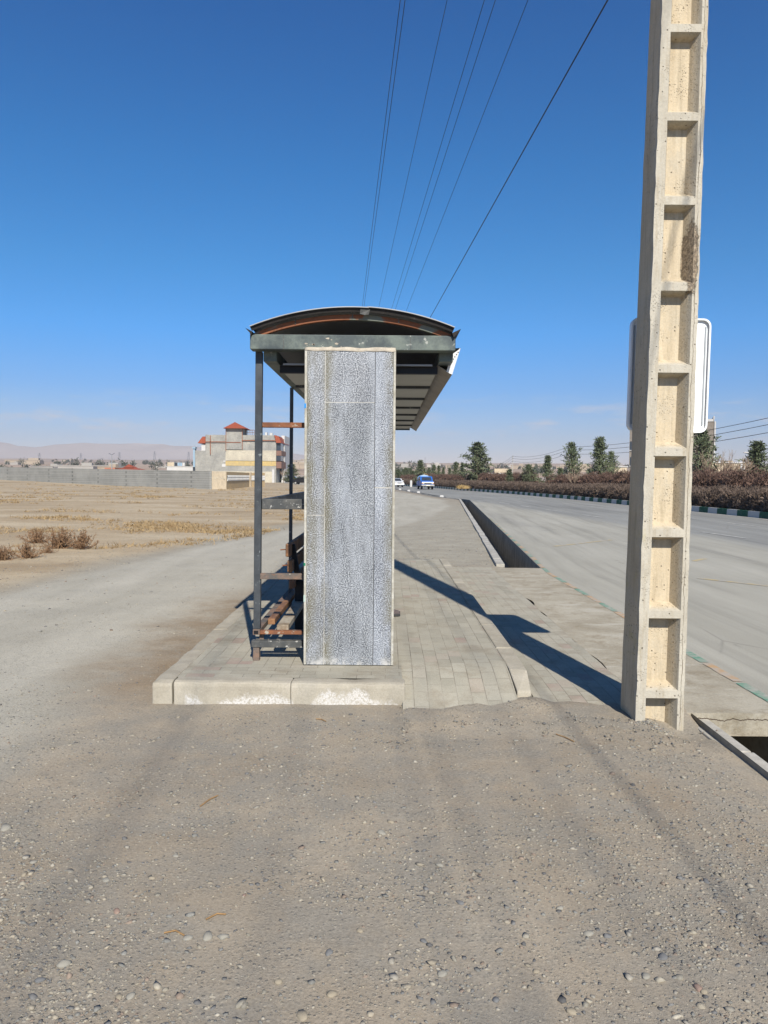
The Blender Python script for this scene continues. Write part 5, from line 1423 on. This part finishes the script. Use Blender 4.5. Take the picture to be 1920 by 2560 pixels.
# conifer and bare bush at the right foot of the left block
o = copy_tree(P_[1]); a = at_d(*Q(1500, 835), 172); o.location = (a.x, 172, -.2); wd_ = 150/5.184*172/F/(.27*.8); o.scale = (wd_, wd_, a.z+.2); tag(o, 'dark olive conical tree at the right foot of the grey apartment block', 'tree')
def bare_tree(seed, nlev=4, spread=.55, name='bare_tree'):
    r_ = random.Random(seed); o = empty(name, (0, 0, 0)); tr = MB(); cr_ = MB()
    def grow(p, d, L_, r0, lev):
        q = p+d*L_; mid = p+d*L_*.5+Vector((r_.uniform(-1, 1), r_.uniform(-1, 1), 0))*L_*.08
        (tr if lev >= nlev-1 else cr_).tube([p, mid, q], [r0, r0*.85, r0*.7], 4, cap=False)
        if lev == 0: return
        for k in range(3 if lev > 1 else 4):
            nd = (d+Vector((r_.uniform(-1, 1), r_.uniform(-1, 1), r_.uniform(-.2, .7)))*spread).normalized()
            grow(p.lerp(q, r_.uniform(.55, 1)), nd, L_*r_.uniform(.55, .8), r0*.6, lev-1)
    for k in range(3): grow(Vector((r_.uniform(-.03, .03), r_.uniform(-.03, .03), 0)), Vector((r_.uniform(-.5, .5), r_.uniform(-.5, .5), 1)).normalized(), .36, .016, nlev)
    tr.build('trunk', M_bare, o); cr_.build('crown', M_bare, o); return o
bt = bare_tree(5)
for i, (x_, yt, Y, l) in enumerate(((1443, 1160, 68, 'pale leafless bush at the foot of the tall pine left of the near pole'), (1798, 1112, 58, 'leafless grey tree just right of the near concrete pole'), (1826, 1108, 57, 'leafless grey tree in front of the yellow-beige house at right'), (708, 1165, 172, 'leafless reddish bush beside the olive conical tree'), (1560, 1168, 70, 'leafless pinkish bush left of the near concrete pole'), (1235, 1190, 110, 'leafless bush right of the biggest pine'))):
    o = bt if i == 0 else copy_tree(bt); a = at_d(x_, yt, Y); s = a.z/1.0
    o.location = (a.x, Y, 0); o.scale = (s*.8, s*.8, s); o.rotation_euler = (0, 0, i*1.3); tag(o, l, 'bare tree')
# hedges
def hedge_mesh(name, seed, L_, W_, H_, mat, nn, blade):
    r_ = np.random.RandomState(seed)
    u = r_.rand(nn*2); ang = r_.rand(nn*2)*math.pi; k = .80+.2*r_.rand(nn*2)**.5
    lump = 1+.10*np.sin(u*L_*1.9+seed)+.06*np.sin(u*L_*4.3)
    sq = lambda t: np.sign(t)*np.abs(t)**.62
    pts = np.stack([sq(np.cos(ang))*W_/2*k*lump, (u-.5)*L_, .05+sq(np.sin(ang))*H_*.93*k*lump], 1)
    v = blades(nn, pts, blade, r_, .8, .16)
    v2 = blades(nn//2, np.stack([(r_.rand(nn)-.5)*W_*.8, (r_.rand(nn)-.5)*L_, r_.rand(nn)*H_*.7], 1), blade*2.2, r_, .6, .3)
    v = np.concatenate([v, v2])
    return np_mesh(name, v, np.arange(len(v)), 4, mat)
M_h1 = leaf_mat('hedge_twigs', (.105, .076, .058), (.185, .138, .108)); M_h2 = leaf_mat('hedge_red_twigs', (.09, .056, .042), (.16, .10, .076))
h1 = hedge_mesh('low_hedge', 1, 7.0, 1.7, .92, M_h1, 9000, .11); h2 = hedge_mesh('tall_hedge', 2, 9.0, 2.4, 1.45, M_h2, 9000, .16)
ords = ['first', 'second', 'third', 'fourth', 'fifth', 'sixth', 'seventh', 'eighth', 'ninth', 'tenth', 'eleventh', 'twelfth', 'thirteenth', 'fourteenth', 'fifteenth', 'sixteenth', 'seventeenth', 'eighteenth', 'nineteenth', 'twentieth', 'twenty-first', 'twenty-second', 'twenty-third', 'twenty-fourth']
def run_hedge(proto, off, L_, y0, y1, lab, cat, grp, scy, gaps=()):
    y = y0; i = 0; first = True
    while y < y1:
        dx = (KX(y+1)-KX(y-1))/2; a = math.atan2(-dx, 1)
        st = L_*math.cos(a)*.97
        if not any(g0 < y < g1 for g0, g1 in gaps):
            o = proto if first else proto.copy()
            if not first: C.objects.link(o)
            first = False
            ym = y+st/2
            o.location = (KX(ym)+off, ym, .2); o.rotation_euler = (0, 0, a+(math.pi if i % 2 else 0)); o.scale = (1, 1.03, scy*rnd.uniform(.92, 1.08))
            tag(o, lab % ords[i], cat, grp); i += 1
        y += st
run_hedge(h1, 1.25, 7.0, 24, 150, 'low brown clipped leafless hedge block behind the green and white kerb, %s from the right', 'hedge', 'low hedge blocks along the far kerb', 1.0)
run_hedge(h2, 4.6, 9.0, 24, 160, 'taller reddish twiggy hedge block in the row behind the low hedge, %s from the right', 'hedge', 'tall reddish hedge blocks', 1.22, gaps=((68, 78), (106, 112)))
# straw-coloured tussocks on the kerb
M_straw = leaf_mat('straw', (.36, .235, .085), (.55, .40, .19)); M_scrub = leaf_mat('dry_scrub', (.15, .088, .05), (.29, .18, .10))
def tussock(name, seed, nn, h, mat, spread=1.0):
    r_ = np.random.RandomState(seed); p = r_.randn(nn//3, 3)*np.array([.33*spread, .33*spread, .16]); p[:, 2] = np.abs(p[:, 2])
    v = blades(nn, p*h, h*.33, r_, 1.5, .05)
    v[:, 2] = np.maximum(v[:, 2], -.05)
    return np_mesh(name, v, np.arange(len(v)), 4, mat)
ts = tussock('straw_tuft', 3, 900, 1.0, M_straw)
for i, (x_, y_) in enumerate(((1155, 1219), (1163, 1220))):
    o = ts if i == 0 else ts.copy()
    if i: C.objects.link(o)
    a = at_d(x_, y_, 92); o.location = (a.x, 92+i, .22); o.scale = (.8, .8, .75); tag(o, ['rounded straw-yellow tuft on the far kerb, left of the pair', 'straw-yellow tuft on the far kerb, right of the pair'][i], 'tuft', 'straw tufts on the far kerb')
# white marker posts on the far kerb
mk = at_d(1025, 1222, 124); mo = Vector((mk.x+.3, 124, .2)); mb = MB(); mb.box(mk.x, mk.x+.34, 124, 124.2, .0, 1.0); mb.box(mk.x+.03, mk.x+.31, 124.03, 124.17, 1.0, 1.08)
tag(mb.build('marker_post', M_whitew, None, (mk.x+.25, 124, 0), bevel=.03), 'small white marker post at the far kerb between car and truck', 'marker post')
for i, (x_, y_) in enumerate(((1007, 1224.5), (1022, 1228), (1046, 1232), (1111, 1243))):
    a = at_z(x_, y_, .0); xx = LX(a.y)+.35; mb = MB(); mb.box(xx-.15, xx+.15, a.y, a.y+.6, -.3, .12); mb.box(xx-.12, xx+.12, a.y+.05, a.y+.55, .12, .15)
    tag(mb.build('ditch_slab', M_whitew, None, (xx, a.y, 0)), 'small whitewashed slab across the far ditch, %s from the left' % ords[i], 'slab', 'white slabs across the ditch')
# shrubs on the field
def stalky(seed, nn=70, name='dry_shrub'):
    r_ = random.Random(seed); o = empty(name, (0, 0, 0)); mb = MB(); tips = []
    for k in range(nn):
        a = r_.uniform(0, 6.28); el_ = r_.uniform(.35, 1.45); L_ = r_.uniform(.5, 1.0)
        d = Vector((math.cos(a)*math.cos(el_), math.sin(a)*math.cos(el_), math.sin(el_)))
        p = Vector((r_.gauss(0, .12), r_.gauss(0, .12), 0)); q = p+d*L_*.6; t = q+(d+Vector((0, 0, .35))).normalized()*L_*.4
        mb.tube([p, q, t], [.014, .011, .006], 4, cap=False); tips += [tuple(q.lerp(t, w_))+(.035,) for w_ in (0, .3, .6, .9)]+[tuple(p.lerp(q, .6))+(.08,)]
    mb.build('stems', M_scrub, o)
    v = blades(800, tips, .09, np.random.RandomState(seed), .8, .25); np_mesh('dry_leaves', v, np.arange(len(v)), 4, M_scrub, o)
    return o
sp_ = [stalky(1), stalky(2, 50)]
shr = [(150, 1365, .95, 'tall spiky brown shrub, the darker one of the pair on the field edge at left'), (203, 1366, .85, 'reddish brown shrub right of the tall spiky one on the field edge'), (92, 1352, .75, 'spiky brown shrub behind the low dark bush at left'), (70, 1388, .70, 'low dense brown bush in front of the spiky ones at left'),
       (6, 1393, .6, 'dark brown bush cut by the left edge of the picture'), (120, 1376, .35, 'small flat brown bush between the dense bush and the tall shrub')]
for i, (x_, y_, h, l) in enumerate(shr):
    o = sp_[i] if i < 2 else copy_tree(sp_[i % 2]); p = at_z(x_, y_, .05)
    o.location = (p.x, p.y, gz(p.x, p.y)-.02); o.scale = (h*.62, h*.62, h*.52); o.rotation_euler = (0, 0, i*1.7); tag(o, l, 'shrub', 'dry shrubs on the field edge')
# dry grass over the field
def grass():
    r_ = np.random.RandomState(21); cen = []; tries = 0
    while len(cen) < 2300 and tries < 120000:
        tries += 1
        y = 8*(95/8)**r_.rand(); x = FLD(y)+.5-(r_.rand()**1.3)*(y*.62)
        if x < -y*.56: continue
        d = .5+1.1*mnoise.noise((x*.22, y*.30, 4))+.5*mnoise.noise((x*1.1, y*1.1, 9))
        d = max(d-.62, 0) if y > 15 else max(d-1.05, 0)
        e = abs(x-FLD(y))
        if 14 < y < 60 and e < .8: d += .22*max(0, .1+mnoise.noise((x*.5, y*.4, 14)))*2
        if r_.rand() < d: cen.append((x, y, gz(x, y)))
    c = np.repeat(np.array(cen), 9, 0); c[:, :2] += r_.randn(len(c), 2)*.10
    n_ = len(c); d = r_.randn(n_, 3)*np.array([.8, .8, .35]); d[:, 2] = np.abs(d[:, 2])+.35; d /= np.linalg.norm(d, axis=1)[:, None]
    s = np.cross(d, r_.randn(n_, 3)); s /= np.linalg.norm(s, axis=1)[:, None]
    L_ = (.07+.16*r_.rand(n_, 1)**2)*(1+c[:, 1:2]*.004)*.75; W_ = .004+.00030*c[:, 1:2]
    v = np.stack([c-s*W_, c+s*W_, c+d*L_], 1).reshape(-1, 3)
    return np_mesh('dry_grass', v, np.arange(len(v)), 3, leaf_mat('dry_grass', (.22, .14, .065), (.40, .30, .165)))
tag(grass(), 'sparse straw coloured dry grass over the empty field', 'grass', kind='stuff')
# trees and houses of the far town
def town():
    labs = [('small flat-roofed sandy house in the hazy far town', (.36, .295, .22)), ('small flat-roofed whitish house in the hazy far town', (.44, .41, .365)), ('small flat-roofed grey house in the hazy far town', (.33, .31, .28))]
    pr_ = []
    for l, c_ in labs:
        m_ = plain('town_'+l.split()[2], c_, .9, .08, .2); mb = MB()
        mb.box(-5, 5, -5, 5, -3, 4); mb.box(-5.2, 5.2, -5.2, -4.9, 4, 4.5); mb.box(1, 4, 0, 4, 4, 6.4)
        o = mb.build('town_house', [m_, M_glass]); mb2 = MB()
        pr_.append([o, l, False])
    r_ = random.Random(9)
    for i in range(40):
        k = r_.choice((0, 0, 1, 2)); pr0 = pr_[k]
        o = pr0[0] if not pr0[2] else pr0[0].copy()
        if pr0[2]: C.objects.link(o)
        pr0[2] = True
        Y = 430*(1650/430)**r_.random(); px = r_.choice((r_.uniform(0, 480), r_.uniform(985, 1560), r_.uniform(985, 1400), r_.uniform(700, 760)))
        a = at_d(px, 1190, Y); s = r_.uniform(.7, 1.6)
        o.location = (a.x, Y, pz(a.x, Y)-.5); o.scale = (s*r_.uniform(1, 2.2), s, s*r_.uniform(.55, .95)); o.rotation_euler = (0, 0, r_.uniform(-.3, .3))
        tag(o, pr0[1], 'house', ['sandy far town houses', 'whitish far town houses', 'grey far town houses'][k])
town()
def far_trees():
    r_ = np.random.RandomState(4); cen = []
    while len(cen) < 620:
        Y = 430*(1500/430)**r_.rand(); px = r_.uniform(-60, 1980)
        a = at_d(px, 1190, Y)
        if mnoise.noise((a.x*.012, Y*.006, 3)) < .05: continue
        h = 2+3.5*r_.rand()
        for q in range(3): cen.append((a.x+r_.randn()*1.5, Y, pz(a.x, Y)+h*(.2+.3*q), h*.25))
    v = blades(16000, cen, 1.5, r_, .8, .4)
    return np_mesh('far_trees', v, np.arange(len(v)), 4, leaf_mat('far_leaves', (.05, .06, .045), (.10, .105, .075)))
tag(far_trees(), 'dark scattered trees and scrub of the far town on the plain', 'trees', kind='stuff')

# ------------------------------------------------------------------ vehicles
M_blue = plain('blue_car_paint', (.012, .13, .48), .3, .06, 3, spec=.5); M_carw = plain('white_car_paint', (.72, .73, .74), .3, .03, 2, spec=.5)
M_tyre = plain('tyre_rubber', (.02, .02, .02), .9); M_chrome = plain('pale_bumper', (.38, .37, .34), .35, .1, 4); M_lamp = plain('headlight_glass', (.5, .48, .42), .2, .05, 9, spec=.6); M_tank = plain('pale_blue_tank', (.36, .52, .72), .4, .05, 2)
M_amber = plain('amber_lens', (.7, .28, .04), .3); M_plate = plain('number_plate', (.75, .72, .6), .5)
def wheels(root, org, xs_, ys_, r_, wd):
    for y in ys_:
        for x in xs_:
            w_ = MB(); w_.tube([(x-wd/2, y, r_), (x+wd/2, y, r_)], r_, 18); t_ = w_.build('wheel', M_tyre, root)
            w_ = MB(); s = 1 if x > 0 else -1; w_.tube([(x+s*(wd/2-.02), y, r_), (x+s*(wd/2+.015), y, r_)], r_*.58, 14); w_.build('rim', M_chrome, t_)
def truck(loc, rz):
    # nose towards -y
    o = tag(empty('pickup_truck', loc, rz), 'bright blue pickup truck carrying a pale blue domed tank, driving towards us on the road', 'truck')
    mb = MB(); side = [(-2.15, .52), (-2.2, .80), (-2.12, 1.02), (-1.15, 1.10), (-.70, 1.62), (-.45, 1.70), (.42, 1.70), (.55, 1.62), (.55, .45), (-1.85, .45)]
    mb.prism([(-.80, y, z) for y, z in reversed(side)], (1.60, 0, 0)); mb.build('body', M_blue, o, bevel=.05)
    mb = MB(); mb.box(-.82, .82, .62, 2.45, .62, 1.08); mb.box(-.80, .80, .62, 2.43, .45, .62); mb.build('cargo_bed', M_blue, o, bevel=.03)
    mb = MB(); mb.add([(-.68, -1.125, 1.145), (.68, -1.125, 1.145), (.62, -.735, 1.60), (-.62, -.735, 1.60)], [(0, 1, 2, 3)]); mb.build('windscreen', M_glass, o)
    for s in (-1, 1):
        mb = MB(); mb.add([(s*.806, -.98, 1.13), (s*.806, .42, 1.13), (s*.806, .36, 1.58), (s*.806, -.68, 1.58)], [(0, 1, 2, 3)]); mb.build('side_window', M_glass, o)
        mb = MB(); mb.tube([(s*.58, -2.20, .80), (s*.58, -2.235, .80)], .115, 14); mb.build('headlight', M_lamp, o)
        mb = MB(); mb.box(s*.73-.05, s*.73+.05, -2.22, -2.16, .74, .88); mb.build('indicator', M_amber, o)
        mb = MB(); mb.bar((s*.82, -.95, 1.2), (s*1.0, -.98, 1.26), .03, .03); mb.box(s*1.0-.06, s*1.0+.06, -1.02, -.97, 1.15, 1.38); mb.build('mirror', M_black, o)
    mb = MB(); mb.box(-.44, .44, -2.235, -2.18, .70, .90); g_ = mb.build('grille', M_black, o)
    mb = MB()
    for k in range(4): mb.box(-.43, .43, -2.245, -2.234, .72+k*.05, .735+k*.05)
    mb.build('grille_bars', M_chrome, g_)
    mb = MB(); mb.box(-.84, .84, -2.32, -2.20, .44, .62); bp = mb.build('bumper', M_chrome, o, bevel=.03)
    mb = MB(); mb.box(-.26, .26, -2.335, -2.321, .48, .58); mb.build('number_plate', M_plate, bp)
    wheels(o, loc, (-.70, .70), (-1.38, 1.55), .33, .2)
    ld = Vector(loc)
    t_ = tag(empty('water_tank', (0, 0, 0)), 'pale blue domed tank with a hose riding on the blue truck bed', 'tank'); t_.location = loc; t_.rotation_euler = (0, 0, rz)
    mb = MB(); K = 20; vs = []; fs = []
    for yy_ in (.72, .80, 2.25, 2.33):
        r0 = .76 if yy_ in (.80, 2.25) else .70
        for k in range(K): a = 2*math.pi*k/K; vs.append((r0*1.02*math.cos(a), yy_, 1.40+r0*.64*math.sin(a)))
    for i in range(3):
        for k in range(K): fs.append((i*K+k, i*K+(k+1) % K, (i+1)*K+(k+1) % K, (i+1)*K+k))
    fs += [list(range(K)), list(range(4*K-1, 3*K-1, -1))]
    mb.add(vs, fs); mb.build('shell', M_tank, t_, smooth=False)
    mb = MB(); mb.tube([(0, 1.5, 1.86), (0, 1.5, 1.98)], .2, 12); mb.build('hatch', M_steelg, t_)
    mb = MB(); mb.tube([(-.1, .9, 1.84), (.05, .85, 2.05), (.3, .85, 2.0), (.5, .8, 1.8)], .03, 6); mb.tube([(.05, .85, 2.0), (-.15, .9, 2.45)], .012, 5); mb.build('hose', M_straw, t_)
tp = at_d(1065, 1225, 100)
truck((tp.x, 102, .0), R(6))
def car(loc, rz):
    o = tag(empty('car', loc, rz), 'white saloon car driving towards us, half hidden behind the granite pillar', 'car')
    side = [(-2.1, .35), (-2.15, .62), (-1.95, .80), (-1.0, .93), (-.35, 1.36), (.75, 1.40), (1.45, .98), (2.1, .92), (2.12, .36)]
    mb = MB(); mb.prism([(-.80, y, z) for y, z in reversed(side)], (1.60, 0, 0)); mb.build('body', M_carw, o, bevel=.07)
    mb = MB(); mb.add([(-.70, -.985, .955), (.70, -.985, .955), (.60, -.40, 1.345), (-.60, -.40, 1.345)], [(0, 1, 2, 3)]); mb.build('windscreen', M_glass, o)
    for s in (-1, 1):
        mb = MB(); mb.add([(s*.806, -.82, .95), (s*.806, 1.30, .99), (s*.806, .72, 1.34), (s*.806, -.33, 1.32)], [(0, 1, 2, 3)]); mb.build('side_window', M_glass, o)
        mb = MB(); mb.box(s*.56-.17, s*.56+.17, -2.16, -2.05, .62, .76); mb.build('headlight', M_lamp, o, bevel=.02)
        mb = MB(); mb.box(s*.90-.09, s*.90+.09, -.86, -.78, .92, 1.05); mb.build('mirror', M_carw, o)
    mb = MB(); mb.box(-.36, .36, -2.165, -2.1, .58, .72); mb.build('grille', M_black, o)
    mb = MB(); mb.box(-.80, .80, -2.22, -2.08, .32, .52); bp = mb.build('bumper', M_carw, o, bevel=.03)
    mb = MB(); mb.box(-.26, .26, -2.235, -2.221, .38, .48); mb.build('number_plate', M_plate, bp)
    wheels(o, loc, (-.70, .70), (-1.3, 1.3), .30, .19)
cp = at_z(990.5, 1217.5, 0)
car((cp.x, cp.y+2.1, 0), R(14))
# parked dark cars by the left block: one seen past the shelter rails
def parked(loc, rz, lab):
    o = tag(empty('parked_car', loc, rz), lab, 'car', 'dark cars parked by the block')
    side = [(-2.1, .35), (-2.15, .62), (-1.95, .80), (-1.0, .93), (-.35, 1.36), (.75, 1.40), (1.45, .98), (2.1, .92), (2.12, .36)]
    mb = MB(); mb.prism([(-.80, y, z) for y, z in reversed(side)], (1.60, 0, 0)); mb.build('body', M_black, o, bevel=.07)
    mb = MB(); mb.add([(-.70, -.985, .955), (.70, -.985, .955), (.60, -.40, 1.345), (-.60, -.40, 1.345)], [(0, 1, 2, 3)]); mb.build('windscreen', M_duct, o)
    wheels(o, loc, (-.70, .70), (-1.3, 1.3), .30, .19)
a = at_d(758, 1212, 150); parked((a.x, 150, 0), R(75), 'black parked car in front of the far houses left of the pillar')
a = at_d(733, 1203, 176); parked((a.x, 176, .2), R(80), 'dark parked car under the olive conical tree')

# ------------------------------------------------------------------ haze
n = bpy.data.materials.new('haze'); n.use_nodes = True; t = n.node_tree
t.nodes.remove(t.nodes['Principled BSDF']); pv = t.nodes.new('ShaderNodeVolumePrincipled')
pv.inputs['Color'].default_value = (.80, .80, .84, 1); pv.inputs['Density'].default_value = HAZE; pv.inputs['Anisotropy'].default_value = .0
t.links.new(pv.outputs[0], t.nodes['Material Output'].inputs['Volume'])
mb = MB(); mb.box(-2300, 2300, -60, 2990, -3, 160); tag(mb.build('haze', n), kind='stuff')
